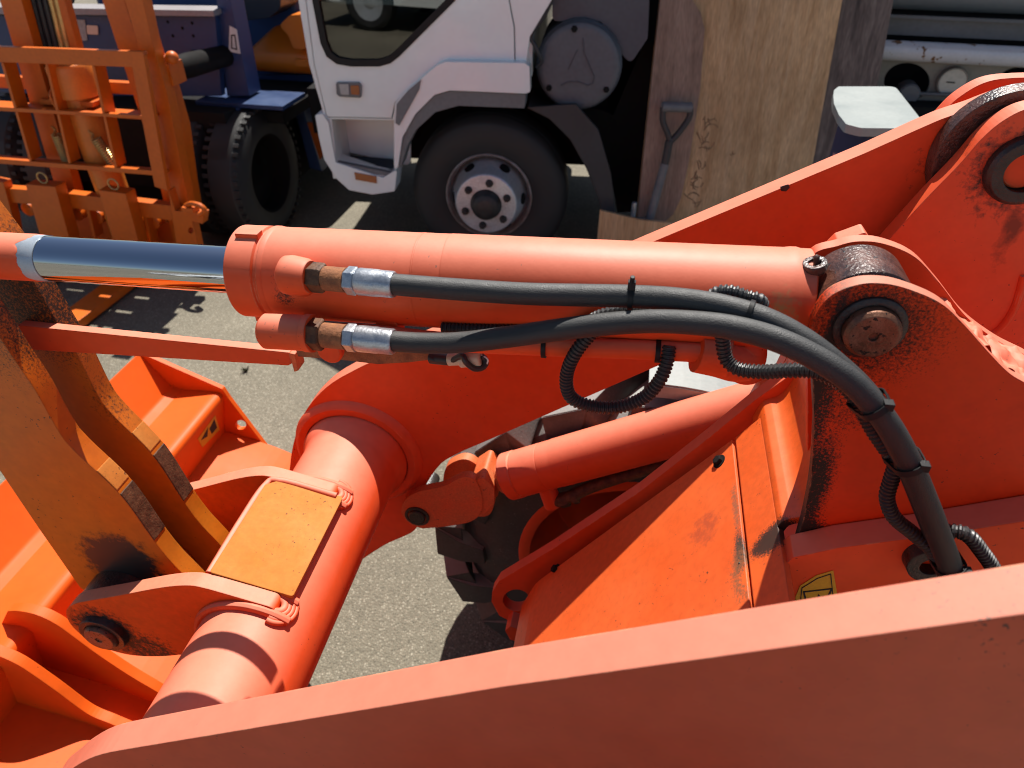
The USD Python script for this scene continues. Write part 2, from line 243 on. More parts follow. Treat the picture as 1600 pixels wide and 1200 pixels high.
def lathe(p, d, prof, seg=40, closed=False, ph=0.):
    """Revolve (distance along d, radius) pairs about the axis from p along d."""
    d, u, w = basis(d); p = np.asarray(p, float)
    th = np.arange(seg) / seg * 2 * np.pi + ph
    c = np.cos(th)[:, None] * u + np.sin(th)[:, None] * w
    V = np.vstack([p + d * t + c * max(r, 1e-4) for t, r in prof]); F = []
    n = len(prof)
    for i in range(n if closed else n - 1):
        j = (i + 1) % n
        for k in range(seg):
            l = (k + 1) % seg
            F += [(i * seg + k, i * seg + l, j * seg + l), (i * seg + k, j * seg + l, j * seg + k)]
    m = trimesh.Trimesh(V, F, process=False)
    if m.volume < 0: m.faces = m.faces[:, ::-1]
    return m
def rod(p0, p1, r0, r1=None, seg=24, ch=.15):
    p0, p1 = np.asarray(p0, float), np.asarray(p1, float); l = np.linalg.norm(p1 - p0); r1 = r0 if r1 is None else r1; c = min(r0, r1) * ch
    return lathe(p0, p1 - p0, [(0, 0), (0, r0 - c), (c, r0), (l - c, r1), (l, r1 - c), (l, 0)], seg)
def spline(pts, n):
    P = np.asarray(pts, float); P = np.vstack([2 * P[0] - P[1], P, 2 * P[-1] - P[-2]]); out = []
    seg = [max(np.linalg.norm(P[i + 1] - P[i]), 1e-6) for i in range(1, len(P) - 2)]; tot = sum(seg)
    for i in range(1, len(P) - 2):
        k = max(2, int(round(n * seg[i - 1] / tot)))
        for t in np.arange(k) / k:
            out.append(.5 * (2 * P[i] + (P[i + 1] - P[i - 1]) * t + (2 * P[i - 1] - 5 * P[i] + 4 * P[i + 1] - P[i + 2]) * t * t + (3 * P[i] - P[i - 1] - 3 * P[i + 1] + P[i + 2]) * t ** 3))
    out.append(P[-2]); return np.array(out)
def tube(pts, r, n=80, seg=14, ridge=0., pitch=.004):
    if ridge:
        L0 = spline(pts, 200); ln = np.linalg.norm(np.diff(L0, axis=0), axis=1).sum(); n = int(ln / pitch * 4)
    S = spline(pts, n) if len(pts) > 2 else np.linspace(pts[0], pts[1], n)
    tg = np.gradient(S, axis=0); tg /= np.linalg.norm(tg, axis=1)[:, None]
    _, u, _ = basis(tg[0]); V, th = [], np.arange(seg) / seg * 2 * np.pi
    for i in range(len(S)):
        u = u - tg[i] * (u @ tg[i]); u /= np.linalg.norm(u); w = np.cross(tg[i], u)
        rr = r + (ridge if i % 4 in (1, 2) else -ridge) if ridge else r
        V.append(S[i] + rr * (np.cos(th)[:, None] * u + np.sin(th)[:, None] * w))
    V = np.vstack(V); F = []
    for i in range(len(S) - 1):
        for k in range(seg):
            l = (k + 1) % seg
            F += [(i * seg + k, i * seg + l, (i + 1) * seg + l), (i * seg + k, (i + 1) * seg + l, (i + 1) * seg + k)]
    o = len(V); V = np.vstack([V, S[0], S[-1]]); e = (len(S) - 1) * seg
    for k in range(seg):
        l = (k + 1) % seg; F += [(o, l, k), (o + 1, e + k, e + l)]
    m = trimesh.Trimesh(V, F, process=False)
    if m.volume < 0: m.faces = m.faces[:, ::-1]
    return m
def cat(*ms): return trimesh.util.concatenate([m for m in ms])
def profile_plate(pts, b0, b1, t):
    """A bent sheet: polyline in (a, z) with thickness t, extruded across."""
    return plate(LineString(pts).buffer(t / 2, cap_style='flat', join_style='round', quad_segs=4), b0, b1)
def on_plane(px, point, normal, th, holes=()):
    """A slab whose front outline is traced on the world plane (point, normal); thickness goes away from the eye."""
    n = np.asarray(normal, float); n /= np.linalg.norm(n); point = np.asarray(point, float)
    if n @ (C - point) < 0: n = -n
    u = np.cross([0, 0, 1.], n); u /= np.linalg.norm(u); v = np.cross(n, u)
    def uv(q): d = ray(*q); x = C + d * (((point - C) @ n) / (d @ n)) - point; return (x @ u, x @ v)
    p = Polygon([uv(q) for q in px], [[uv(q) for q in h] for h in holes]).buffer(0)
    m = trimesh.creation.extrude_polygon(p, th, engine='earcut')
    x = m.vertices; m.vertices = point + x[:, :1] * u + x[:, 1:2] * v + (x[:, 2:] - th) * n
    return m
def hexnut(p, d, l, r): return lathe(p, d, [(0, 0), (0, r * .9), (l * .12, r), (l * .88, r), (l, r * .9), (l, 0)], 6)
def circle_px(cx, cy, rx, ry=None, n=28): ry = ry or rx; return [(cx + rx * math.cos(t), cy + ry * math.sin(t)) for t in np.arange(n) / n * 2 * np.pi]
Y = np.array([0, 1., 0]); X = np.array([1., 0, 0]); Z = np.array([0, 0, 1.])

# ---------------------------------------------------------------- ground
gm = trimesh.Trimesh([(-150, -150, 0), (150, -150, 0), (150, 150, 0), (-150, 150, 0)], [(0, 1, 2), (0, 2, 3)], process=False)
g = usdkit.mesh(stage, '/World/ground', gm, MATS['ground']); g.GetPrim().SetCustomDataByKey('kind', 'structure')

# ================================================================ WHEEL LOADER
AX, WR = .09, .47                                            # front axle, wheel radius
LD = Thing('wheel_loader', 'orange wheel loader with lift arms, hydraulic cylinder and bucket, filling the foreground', 'wheel loader', L, (AX, .66, 0))
BN0, BN1, BF0, BF1, BC = .289, .3227, .988, 1.023, .668
# --- lift arms: one shape, top edge taken from the photo
top = sm(L.poly([(1720, 205), (1670, 160), (1605, 147), (1566, 153), (1520, 170), (1480, 183), (1446, 197), (1350, 240)], BF0)) + L.poly([(1003, 385)], BF0)
knee = sm([(-.40, 1.029), (-.46, .993), (-.53, .940), (-.59, .865), (-.632, .77), (-.665, .66), (-.72, .50), (-.82, .30)])
under = sm([(-.66, .25), (-.56, .40), (-.47, .50), (-.385, .575), (-.375, .66), (-.33, .76), (-.29, .805), (-.20, .870), (.081, 1.072)])
arm = top + knee + [ (-.90, .22), (-.93, .13), (-.86, .08), (-.76, .12)] + under + [(.40, 1.30), (.52, 1.37)]
arm_far = rnd(Polygon(arm), .03)
arm_pin = (.455, 1.44)
a = LD.part('lift_arm', plate(arm_far, BF0, BF1), 'orange_arm', label='far lift arm')
LD.part('chip', plate(Polygon(L.poly([(1219, 292), (1232, 288), (1234, 293), (1228, 299), (1220, 298)], BF0)), BF0 - .0006, BF0 + .001), 'grease_black', a)
bore = lathe((arm_pin[0], BF0 - .022, arm_pin[1]), Y, [(0, .04), (0, .085), (.02, .088), (.02, .04)], 48, True)
LD.part('bushing', bore, 'greasy', a)
near_top = L.poly([(1900, 815), (1600, 880), (800, 1012)], BN1)
near = near_top + sm(L.poly([(230, 1122), (190, 1131), (160, 1144), (130, 1166), (100, 1200)], BN1) + [(-.67, .70), (-.72, .50), (-.82, .30)]) + [ (-.90, .22), (-.93, .13), (-.86, .08), (-.76, .12), (-.66, .25), (-.56, .40), (-.47, .50), (-.385, .575), (-.375, .66), (-.33, .76), (-.29, .805), (.081, 1.04), (.5, 1.30)]
a2 = LD.part('lift_arm', plate(rnd(Polygon(near), .02), BN0, BN1), 'orange_near_shade', label='near lift arm')
# --- cross tube
TA, TZ, TR = -.489, .78, .0925
ct = LD.part('cross_tube', lathe((TA, BN1 - .002, TZ), Y, [(0, TR + .024), (.02, TR + .022), (.045, TR + .006), (.06, TR), (.61, TR), (.625, TR + .004), (.64, TR + .012), (.667, TR + .012)], 72), 'orange', smooth=50)
LD.part('weld_collar', lathe((TA, BF0 - .014, TZ), Y, [(0, TR + .014), (.0, TR + .028), (.006, TR + .036), (.015, TR + .04), (.015, TR + .014)], 64, True), 'orange', ct)
# --- crank lugs on the tube
LN0, LN1, LF0, LF1 = .553, .577, .782, .806
lug = [(-.437, .875)] + sm([(-.50, .889), (-.548, .899), (-.575, .899), (-.62, .884), (-.70, .847)]) + sm([(-.76, .820), (-.800, .800), (-.824, .772), (-.828, .73), (-.803, .690), (-.75, .675), (-.68, .69), (-.60, .725)]) + [(-.50, .79)]
ring = Point(TA, TZ).buffer(TR + .004, quad_segs=16)
lugp = rnd(Polygon(lug), .012).union(ring).difference(Point(TA, TZ).buffer(TR - .004, quad_segs=16))
lugp = unary_union([rnd(Polygon(lug), .012)]).difference(Point(TA, TZ).buffer(TR - .006, quad_segs=16))
PA, PZ = -.767, .738
for b0, b1, nm in ((LN0, LN1, 'near pin lug'), (LF0, LF1, 'far pin lug')):
    lp = LD.part('lug', plate(lugp, b0, b1), 'orange_lug', label=nm)
    wl = [];
    for s in (b0 - .004, b1 + .004):
        th = np.radians(np.linspace(50, 175, 26)); wl.append(tube([(TA + (TR + .004) * math.cos(t), s, TZ + (TR + .004) * math.sin(t)) for t in th], .007, 60, 8))
    LD.part('weld_bead', cat(*wl), 'orange', lp)
for b0 in ((LN0 + LN1) / 2, (LF0 + LF1) / 2):                           # rippled weld wrapped round each lug's heel
    for q_, ro in enumerate((.013, .020, .027, .034)):
        t0 = math.atan2(.875 - TZ, -.437 - TA) + .06
        pts = []
        for ph in np.linspace(-1.75, 1.75, 15):
            bb = b0 + ro * .8 * math.sin(ph); an = t0 - (ro * math.cos(ph)) / TR * .8; pts.append((TA + (TR + .003) * math.cos(an), bb, TZ + (TR + .003) * math.sin(an)))
        LD.part('weld_ripple', tube(pts, .0062 - .0006 * q_, 40, 10), 'orange', ct, smooth=60)
pin = LD.part('crank_pin', lathe((PA, LN0 - .016, PZ), Y, [(0, 0), (0, .006), (-.002, .006), (-.002, .024), (.004, .028), (.28, .028), (.28, 0)], 40), 'pin_steel')
LD.part('pin_collar', lathe((PA, LN0 - .011, PZ), Y, [(0, .029), (0, .038), (.012, .040), (.012, .029)], 40, True), 'grease_black', pin)
# yellowed plate bridging the lugs
yp = [L.b(*q, .78) for q in [(540, 785)]]
y0, y1 = np.array([-.425, .868]), np.array([-.548, .890])
pl2 = Polygon([(LN1 + .001, -.4285), (LF0 - .001, -.4285), (LF0 - .001, -.535), (LF0 - .022, -.556), (LN1 + .001, -.556)])
pm2 = trimesh.creation.extrude_polygon(rnd(pl2, .004), .007, engine='earcut'); v_ = pm2.vertices                 # (b, along, up) -> laid on the slope
pu, pn = np.array([-.5450 + .4300, .9015 - .8750]), None; pu /= np.linalg.norm(pu); pn = np.array([pu[1], -pu[0]]); pn = pn if pn[1] > 0 else -pn
al = -(v_[:, 1] + .4285); pm2.vertices = np.stack([-.4292 + pu[0] * al + pn[0] * (v_[:, 2] - .006), v_[:, 0], .8735 + pu[1] * al + pn[1] * (v_[:, 2] - .006)], 1)
if pm2.volume < 0: pm2.faces = pm2.faces[:, ::-1]
LD.part('tube_plate', pm2, 'orange_yellow', label='yellowed plate across the tube')
LD.part('plate_weld', tube([(-.556, LN1 + .002, .897), (-.558, (LN1 + LF0) / 2, .8975), (-.556, LF0 - .02, .897), (-.535, LF0 - .003, .896), (-.44, LF0 - .002, .876)], .006, 60, 10), 'orange', ct)
# --- bell crank
def crank(front): return front + [(-.79, .672)] + L.poly([(126, 919), (64, 830), (0, 735), (-70, 620), (-130, 500)], .62) + [(-1.0, 1.46), (-.92, 1.50), (-.83, 1.49)]
front = sm([(-.80, 1.42), (-.77, 1.327), (-.755, 1.229), (-.747, 1.18), (-.743, 1.11), (-.733, 1.075), (-.692, .997), (-.670, .90), (-.655, .85), (-.632, .80), (-.622, .76), (-.64, .70), (-.70, .68)], 110)
def front_part(za, zb): return [p for p in front if za <= p[1] <= zb]
CN0, CN1, CF0, CF1 = .620, .650, .704, .734
cp = rnd(Polygon(crank(front)), .012)
k1 = LD.part('crank_plate', plate(cp, CN0, CN1), 'orange_crank', label='near bell crank plate')
k2 = LD.part('crank_plate', plate(cp, CF0, CF1), 'orange_crank', label='far bell crank plate')
wearp = LineString(front_part(.895, .999)).buffer(.0016, cap_style='flat'); yelp = LineString(front_part(.9985, 1.045)).buffer(.0012, cap_style='flat')
for k, b0, b1 in ((k1, CN0, CN1), (k2, CF0, CF1)):
    LD.part('wear_strip', plate(wearp, b0 + .0005, b1 - .0005), 'rust_dark', k, label='bare dark strip on the edge')
    LD.part('yellow_edge', plate(yelp, b0 + .0006, b1 - .0006), 'orange_yellow', k)
LD.part('boss', lathe((PA, LN1 + .001, PZ), Y, [(0, .03), (0, .062), (.004, .066), (.042, .066), (.042, .03)], 40, True), 'greasy', k1)
LD.part('boss', lathe((PA, CN1 + .001, PZ), Y, [(0, .03), (0, .070), (.004, .075), (.012, .080), (.042, .080), (.052, .075), (.052, .03)], 40, True), 'orange_crank', k2)
LD.part('boss', lathe((PA, CF1 + .001, PZ), Y, [(0, .03), (0, .062), (.044, .062), (.044, .03)], 40, True), 'greasy', k2)
# --- tilt cylinder
c0, c1 = L.b(400, 424, BC), L.b(1258, 469, BC)
dirc = (c1 - c0) / np.linalg.norm(c1 - c0); CL = np.linalg.norm(c1 - c0); R = .0515
def onc(s, r=0, ang=0):                                              # a point along the cylinder; ang 0 = towards the eye's side, 90 = up
    d, u, w = dirc, np.array([0, -1., 0]), np.cross(dirc, [0, 1., 0]) * -1
    w = np.cross(d, Y); w = w if w[2] > 0 else -w
    return c0 + dirc * s + r * (math.cos(math.radians(ang)) * u + math.sin(math.radians(ang)) * w)
tc = LD.part('tilt_cylinder', lathe(c0, dirc, [(.034, R), (.20, R), (.2003, R + .0003), (.202, R + .0003), (.2023, R), (.232, R), (.2323, R + .0003), (CL * .955, R + .0003), (CL * .965, R + .0012), (CL * .975, R + .0012), (CL * .982, R), (CL - .0015, R), (CL, R - .0018), (CL, 0)], 72), 'orange_barrel', smooth=40)
LD.part('gland', cat(lathe(c0, dirc, [(-.012, .0280), (-.012, R - .004), (-.009, R + .0006), (.022, R + .0006), (.024, R - .002), (.027, R - .002), (.0285, R + .001), (.033, R + .001), (.035, R)], 72),
                      *[box(-.004, .022, -.006, .006, -.003, .003).apply_transform(np.vstack([np.column_stack([dirc, np.array([0, 1., 0]), np.cross(dirc, Y), onc(.002, R + .001, an)]), [0, 0, 0, 1]])) for an in (78, -70)]), 'orange', tc, smooth=40)
RP = L.b(80, 404, BC); rl = np.linalg.norm(c0 - RP)
LD.part('rod', lathe(RP, c0 - RP, [(0, .0272), (rl, .0272)], 64), 'chrome', tc, smooth=60)
ep = RP - (c0 - RP) / rl * .34
prof_n = 60
# worn paint at the rod end: ragged edge, bare grey band beside it
LD.part('rod_band', lathe(RP - dirc * .03, dirc, [(0, .0272), (0, .0278), (.03, .0278), (.03, .0272)], 64, True), 'steel_grey_paint', tc)
d_, u_, w_ = basis(dirc); th = np.arange(96) / 96 * 2 * np.pi
rag = np.array([.006 + .012 * math.sin(t - 1.2) + .010 * (meshkit.fbm(np.array([[math.cos(t) * 2, math.sin(t) * 2, 3.]]), 4)[0] - .5) * 2 for t in th])
cs = np.cos(th)[:, None] * u_ + np.sin(th)[:, None] * w_
V = np.vstack([RP - dirc * .34 + cs * .0286, RP - dirc * .018 + dirc * rag[:, None] - dirc * .004 + cs * .0286, RP - dirc * .018 + dirc * rag[:, None] + cs * .0279])
F = []
for i in range(2):
    for k in range(96):
        l = (k + 1) % 96; F += [(i * 96 + k, i * 96 + l, i * 96 + 96 + l), (i * 96 + k, i * 96 + 96 + l, i * 96 + 96 + k)]
m = trimesh.Trimesh(V, F, process=False)
if (m.face_normals[0] @ cs[0]) < 0: m.faces = m.faces[:, ::-1]
LD.part('rod_paint', m, 'orange', tc, smooth=40, label='flaking paint on the rod end')
# rear eye of the cylinder
EA, EZ = .226, 1.400
LD.part('rear_eye', cat(lathe((EA, .618, EZ), Y, [(0, .026), (0, .042), (.003, .046), (.058, .046), (.062, .042), (.062, .026)], 48, True), rod(c1 - dirc * .002, c1 + dirc * .034, .036, .036, 32)), 'greasy', tc, smooth=40)
gp = np.array([EA - .047, .650, EZ + .033])
LD.part('grease_fitting', cat(lathe(gp + (0, 0, -.006), (-.25, -.1, 1), [(0, 0), (0, .010), (.006, .012), (.010, .011), (.010, .006), (.006, .006), (.006, 0)], 24), lathe(gp + (0, 0, .0), (-.25, -.1, 1), [(0, .003), (.010, .003), (.012, 0)], 12)), 'greasy', tc)
# ports and hose ends
def fitting(p, d, parent, start, parts):
    s = start
    for nm, kind, l, r, m in parts:
        q = np.asarray(p) + np.asarray(d) * s
        mesh = hexnut(q, d, l, r) if kind == 'hex' else lathe(q, d, [(0, 0), (0, r * .9), (l * .06, r), (l * .55, r), (l * .58, r * .97), (l * .95, r * .97), (l, r * .88), (l, 0)], 28) if kind == 'fer' else lathe(q, d, [(0, 0), (0, r), (l, r), (l, 0)], 24)
        LD.part(nm, mesh, m, parent); s += l
    return s
pb = L.b(455, 430, .598); pd = L.b(545, 439, .592) - L.b(480, 433, .596); pd /= np.linalg.norm(pd)
LD.part('port_boss', lathe(pb - pd * .012, pd, [(0, 0), (0, .012), (.006, .0195), (.014, .0205), (.030, .0185), (.0345, .0165), (.0345, 0)], 32), 'orange', tc, smooth=60)
LD.part('port_neck', rod(onc(.075, R * .5, 10), pb + pd * .004, .019, .018), 'orange', tc)
h1 = LD.part('hydraulic_hose', tube(L.path([(598, 443, .588), (660, 448, .588), (740, 454, .588), (820, 459, .588), (900, 461, .588), (985, 463, .585), (1060, 468, .578), (1130, 479, .57), (1200, 501, .56), (1260, 534, .55), (1310, 573, .54), (1350, 612, .532), (1388, 665, .525), (1420, 728, .52), (1445, 790, .517), (1466, 845, .515), (1484, 900, .513), (1496, 940, .51)]), .0108, 140, 20), 'hose_rubber', label='upper hydraulic hose')
fitting(pb, pd, h1, .0225, [('nut', 'hex', .016, .0155, 'rust_dark'), ('adapter', 'cyl', .024, .0125, 'rust'), ('hose_nut', 'hex', .012, .0145, 'steel_dull'), ('ferrule', 'fer', .040, .0138, 'steel_dull')])
q0, q1 = L.b(412, 517, .595), L.b(490, 521, .592); qd = (q1 - q0) / np.linalg.norm(q1 - q0)
LD.part('port_pipe', lathe(q0, qd, [(0, 0), (0, .016), (.004, .0195), (.052, .0195), (.052, .0205), (.060, .0205), (.060, 0)], 36), 'orange', tc, smooth=40)
h2 = LD.part('hydraulic_hose', tube(L.path([(600, 532, .585), (660, 536, .583), (720, 535, .58), (790, 527, .576), (860, 517, .572), (940, 507, .566), (1020, 502, .56), (1090, 505, .553), (1150, 513, .546), (1220, 533, .538), (1290, 568, .528), (1340, 606, .52), (1385, 660, .513), (1420, 722, .508), (1447, 785, .504), (1470, 845, .50), (1490, 900, .497), (1502, 940, .495)]), .0108, 140, 20), 'hose_rubber', label='lower hydraulic hose')
q2 = L.b(490, 522, .59); e2 = L.b(604, 533, .585) - q2; e2 /= np.linalg.norm(e2)
fitting(q2, e2, h2, -.006, [('nut', 'hex', .018, .0175, 'rust_dark'), ('adapter', 'cyl', .026, .0135, 'rust'), ('hose_nut', 'hex', .012, .0150, 'steel_dull'), ('ferrule', 'fer', .042, .0142, 'steel_dull')])
# steel oil pipe under the barrel, with its elbow
sp = LD.part('oil_pipe', tube(L.path([(470, 520, .615), (560, 520, .62), (700, 534, .625), (850, 541, .625), (1000, 546, .625), (1100, 551, .625)]), .0105, 40, 18), 'orange')
LD.part('elbow', cat(tube(L.path([(1088, 551, .625), (1120, 558, .628), (1150, 566, .632), (1165, 560, .64), (1166, 520, .655)]), .0205, 40, 20), lathe(L.b(1092, 551, .625), L.b(1130, 556, .625) - L.b(1092, 551, .625), [(0, 0), (0, .013), (.006, .019), (.022, .0195), (.030, .021), (.030, 0)], 28), rod(L.b(1166, 528, .65), L.b(1167, 588, .65), .0185)), 'orange', sp, smooth=50)
LD.part('pipe_clamp', box(-.012, .012, -.012, .012, -.02, .012).apply_translation(L.b(610, 508, .64)), 'orange', sp)
LD.part('pipe_band', cat(lathe(L.b(847, 541, .625), dirc, [(0, .011), (0, .0125), (.005, .0125), (.005, .011)], 24, True)), 'black_plastic', sp)
LD.part('pipe_band', cat(lathe(L.b(1024, 548, .625), dirc, [(0, .011), (0, .0125), (.005, .0125), (.005, .011)], 24, True)), 'black_plastic', sp)
# corrugated conduits
def conduit(pts, r=.0062, label=None): return LD.part('wiring_conduit', tube(L.path(pts), r, 10, 12, ridge=.0007, pitch=.0042), 'conduit', smooth=25, label=label)
conduit([(690, 512, .62), (760, 514, .62), (840, 516, .615), (900, 511, .608), (940, 492, .60), (985, 484, .598), (1010, 488, .60), (1000, 510, .606), (960, 500, .61)] , .0055)
conduit([(1010, 492, .61), (960, 497, .612), (925, 520, .605), (897, 555, .60), (885, 590, .60), (892, 620, .602), (922, 634, .604), (965, 636, .604), (1005, 622, .604), (1030, 595, .606), (1042, 566, .612), (1046, 540, .62)], .0068, 'looped conduit under the barrel')
conduit([(1112, 462, .597), (1125, 456, .595), (1145, 456, .592), (1165, 463, .59), (1185, 468, .588), (1192, 478, .592)], .0058)
conduit([(1128, 505, .595), (1130, 540, .592), (1136, 563, .588), (1155, 577, .582), (1190, 581, .575), (1230, 579, .565), (1270, 580, .557), (1310, 596, .548), (1340, 628, .54), (1362, 668, .533), (1385, 702, .528), (1400, 720, .525), (1393, 748, .525), (1386, 778, .523), (1397, 808, .52), (1425, 832, .517), (1455, 858, .513), (1468, 880, .512)], .0066, 'long conduit strapped to the hoses')
conduit([(1440, 850, .53), (1470, 834, .52), (1492, 830, .515), (1514, 838, .512), (1534, 862, .51), (1550, 885, .508), (1562, 912, .506)], .0066, 'grey conduit passing behind the near arm')
def tie(px, py, b, d, r, w=.0042, tail=None, nm='cable_tie'):
    p = L.b(px, py, b); d = np.asarray(d, float) / np.linalg.norm(d)
    ms = [lathe(p - d * w / 2, d, [(0, r), (0, r + .0014), (w, r + .0014), (w, r)], 28, True)]
    if tail is not None:
        q = p + np.asarray(tail) * (r + .003); ms.append(box(-.0035, .0035, -.003, .003, -.004, .004).apply_translation(q)); ms.append(rod(q, q + np.asarray(tail) * .010, .0022))
    return LD.part(nm, cat(*ms), 'black_plastic')
tie(985, 463, .585, dirc, .0112, tail=(0, -.3, 1))
tie(1170, 490, .564, L.b(1200, 501, .56) - L.b(1130, 479, .57), .0112)
def band(c2, radii, d, w, nm, head=True):
    d = np.asarray(d, float) / np.linalg.norm(d); _, u, v = basis(d); o = np.mean(c2, 0)
    hull = unary_union([Point((c - o) @ u, (c - o) @ v).buffer(r + .0012, quad_segs=10) for c, r in zip(c2, radii)]).convex_hull
    m = trimesh.creation.extrude_polygon(hull.buffer(.0014).difference(hull), w, engine='earcut'); x = m.vertices
    m.vertices = o + x[:, :1] * u + x[:, 1:2] * v + (x[:, 2:] - w / 2) * d
    if np.linalg.det(np.array([u, v, d])) < 0: m.faces = m.faces[:, ::-1]
    ms = [m]
    if head:
        e = max(hull.exterior.coords, key=lambda q: (q[0] * u + q[1] * v) @ np.array([.6, -.5, .6])); p = o + e[0] * u + e[1] * v
        ms.append(box(-.004, .004, -.004, .004, -.0035, .0035).apply_translation(p))
    return LD.part(nm, cat(*ms), 'black_plastic')
H1 = L.path([(1350, 612, .532), (1420, 728, .52), (1466, 845, .515)]); H2 = L.path([(1340, 606, .52), (1420, 722, .508), (1470, 845, .50)])
band([L.b(1362, 625, .529), L.b(1358, 625, .517), L.b(1350, 640, .536)], (.0108, .0108, .0068), L.b(1388, 665, .52) - L.b(1335, 595, .53), .006, 'cable_tie')
band([L.b(1416, 718, .5205), L.b(1417, 716, .5085), L.b(1399, 720, .525)], (.0108, .0108, .0068), L.b(1424, 740, .518) - L.b(1408, 700, .523), .006, 'cable_tie')
band([L.b(1478, 880, .5135), L.b(1484, 880, .498)], (.0108, .0108), L.b(1484, 900, .51) - L.b(1466, 845, .515), .010, 'hose_clamp')
# --- level indicator bar, switch and lead
bar = rnd(Polygon(L.poly([(28, 508), (452, 551), (456, 568), (450, 571), (28, 545)], .69)), .001)
ib = LD.part('indicator_bar', plate(bar, .69, .703), 'orange')
LD.part('bar_end_plate', plate(Polygon(L.poly([(457, 545), (466, 547), (471, 572), (465, 574)], .69)), .68, .70), 'link_orange', ib)
LD.part('switch_bracket', plate(rnd(Polygon(L.poly([(462, 546), (560, 540), (680, 545), (762, 548), (720, 556), (640, 566), (590, 569), (540, 563), (466, 557)], .665)), .001), .665, .669), 'rust', ib)
LD.part('proximity_switch', rod(L.b(514, 552, .645), L.b(514, 552, .645) + (0, .012, 0), .0155), 'orange', ib)
pcn = L.b(700, 562, .65); pce = L.b(752, 558, .65); dd = pce - pcn
LD.part('connector', cat(rod(pcn, pcn + dd * .45, .0075), rod(pcn + dd * .35, pce, .0105)), 'cream_plastic', ib)
LD.part('lead', cat(tube(L.path([(672, 560, .65), (700, 565, .648), (722, 556, .64), (728, 566, .636), (742, 576, .64), (756, 573, .645), (758, 562, .65), (752, 556, .65)]), .0036, 40, 10), rod(L.b(672, 559, .655), L.b(702, 562, .65), .007)), 'conduit', ib)
for k, dz in enumerate((0, .003)):
    LD.part('wire', tube([pce + (0, 0, dz), pce + (.008, -.003, -.003 + dz), pce + (.006, -.004, -.011 + dz), pce + (-.002, -.003, -.014)], .0010, 20, 6), 'label_white' if k else 'conduit', ib)
# --- front frame: clevis plates, towers, cover
CV0, CV1 = .600, .615
clt = [(1268, 560), (1266, 525), (1275, 492), (1299, 462), (1340, 445), (1380, 443), (1420, 452), (1470, 474), (1505, 506), (1547, 553), (1577, 583), (1605, 600)]
cl = sm(L.poly(clt, CV0), 90) + L.poly([(1800, 690), (1900, 1000), (1500, 1100), (1225, 990)], CV0) + sm(L.poly([(1232, 900), (1245, 850), (1258, 800), (1268, 740), (1273, 660)], CV0))
fr = LD.part('front_frame', plate(Polygon(cl), CV0, CV1), 'orange_clevis', label='near clevis plate of the front frame')
clf = [(1262, 560), (1258, 480), (1266, 404), (1310, 384), (1345, 377), (1385, 382), (1430, 402), (1467, 441), (1510, 495), (1560, 533), (1605, 556)]
LD.part('clevis_plate', plate(Polygon(sm(L.poly(clf, .700), 90) + L.poly([(1800, 660), (1900, 1000), (1500, 1050), (1262, 900)], .700)), .700, .715), 'orange_clevis', fr)
qs = np.array(spline([L.b(x, y, CV1) for x, y in [(1512, 508), (1550, 550), (1580, 578), (1610, 594), (1700, 640)]], 60))
nb = 16; GV = []
for i, p in enumerate(qs):
    for k in range(nb):
        t = k / (nb - 1); bb = CV1 - .002 + t * (.702 - CV1)
        n_ = meshkit.fbm(np.array([[p[0] * 45, bb * 60, p[2] * 45]]), 4)[0]
        GV.append((p[0] + .004 - .012 * (t - .5), bb, p[2] - .024 + .034 * n_ - .02 * (1 - min(i / 8, 1))))
GF = []
for i in range(len(qs) - 1):
    for k in range(nb - 1): a_ = i * nb + k; GF += [(a_, a_ + 1, a_ + nb + 1), (a_, a_ + nb + 1, a_ + nb)]
gm_ = trimesh.Trimesh(GV, GF, process=False)
if gm_.face_normals[:, 2].mean() < 0: gm_.faces = gm_.faces[:, ::-1]
LD.part('filler_weld', gm_, 'orange', fr, smooth=50)
LD.part('clevis_pin', lathe((EA, CV0 - .014, EZ), Y, [(0, 0), (0, .0045), (-.003, .0045), (-.003, .021), (.001, .0245), (.014, .0245), (.13, .0245), (.13, 0)], 48), 'pin_steel', fr, smooth=40)
LD.part('pin_ring', lathe((EA, CV0 - .005, EZ), Y, [(0, .025), (0, .028), (.002, .0315), (.0055, .032), (.0055, .025)], 48, True), 'grease_black', fr)
LD.part('retainer_plate', plate(rnd(Polygon(L.poly([(1296, 392), (1310, 378), (1352, 363), (1362, 378), (1362, 420), (1300, 420)], .742)), .003), .742, .764), 'orange', fr)
tw = sm(L.poly([(1373, 392), (1440, 318), (1500, 256), (1535, 216), (1570, 187), (1612, 168), (1670, 165)], .93))
twp = Polygon(tw + [(.58, 1.47), (.62, 1.40), (.66, 1.1), (.66, .6), (.25, .6), (.22, .95), (.26, 1.20)])
LD.part('tower_plate', plate(rnd(twp, .004), .93, .958), 'orange_tower', fr)
tw2 = sm(L.poly([(1440, 215), (1470, 180), (1500, 151), (1545, 127), (1605, 121), (1680, 122)], 1.06))
LD.part('tower_plate', plate(rnd(Polygon(tw2 + [(.62, 1.40), (.66, 1.1), (.66, .6), (.30, .6), (.30, 1.2)]), .004), 1.06, 1.085), 'orange_tower', fr)
TB = L.b(1597, 264, .93)
LD.part('tower_boss', lathe((TB[0], .930, TB[2]), Y, [(-.014, .024), (-.014, .037), (-.010, .041), (.0, .042), (.0, .024)], 48, True), 'grease_black', fr)
LD.part('tower_pin', lathe((TB[0], .930, TB[2]), Y, [(-.004, 0), (-.004, .021), (-.002, .023), (.12, .023), (.12, 0)], 40), 'orange', fr)
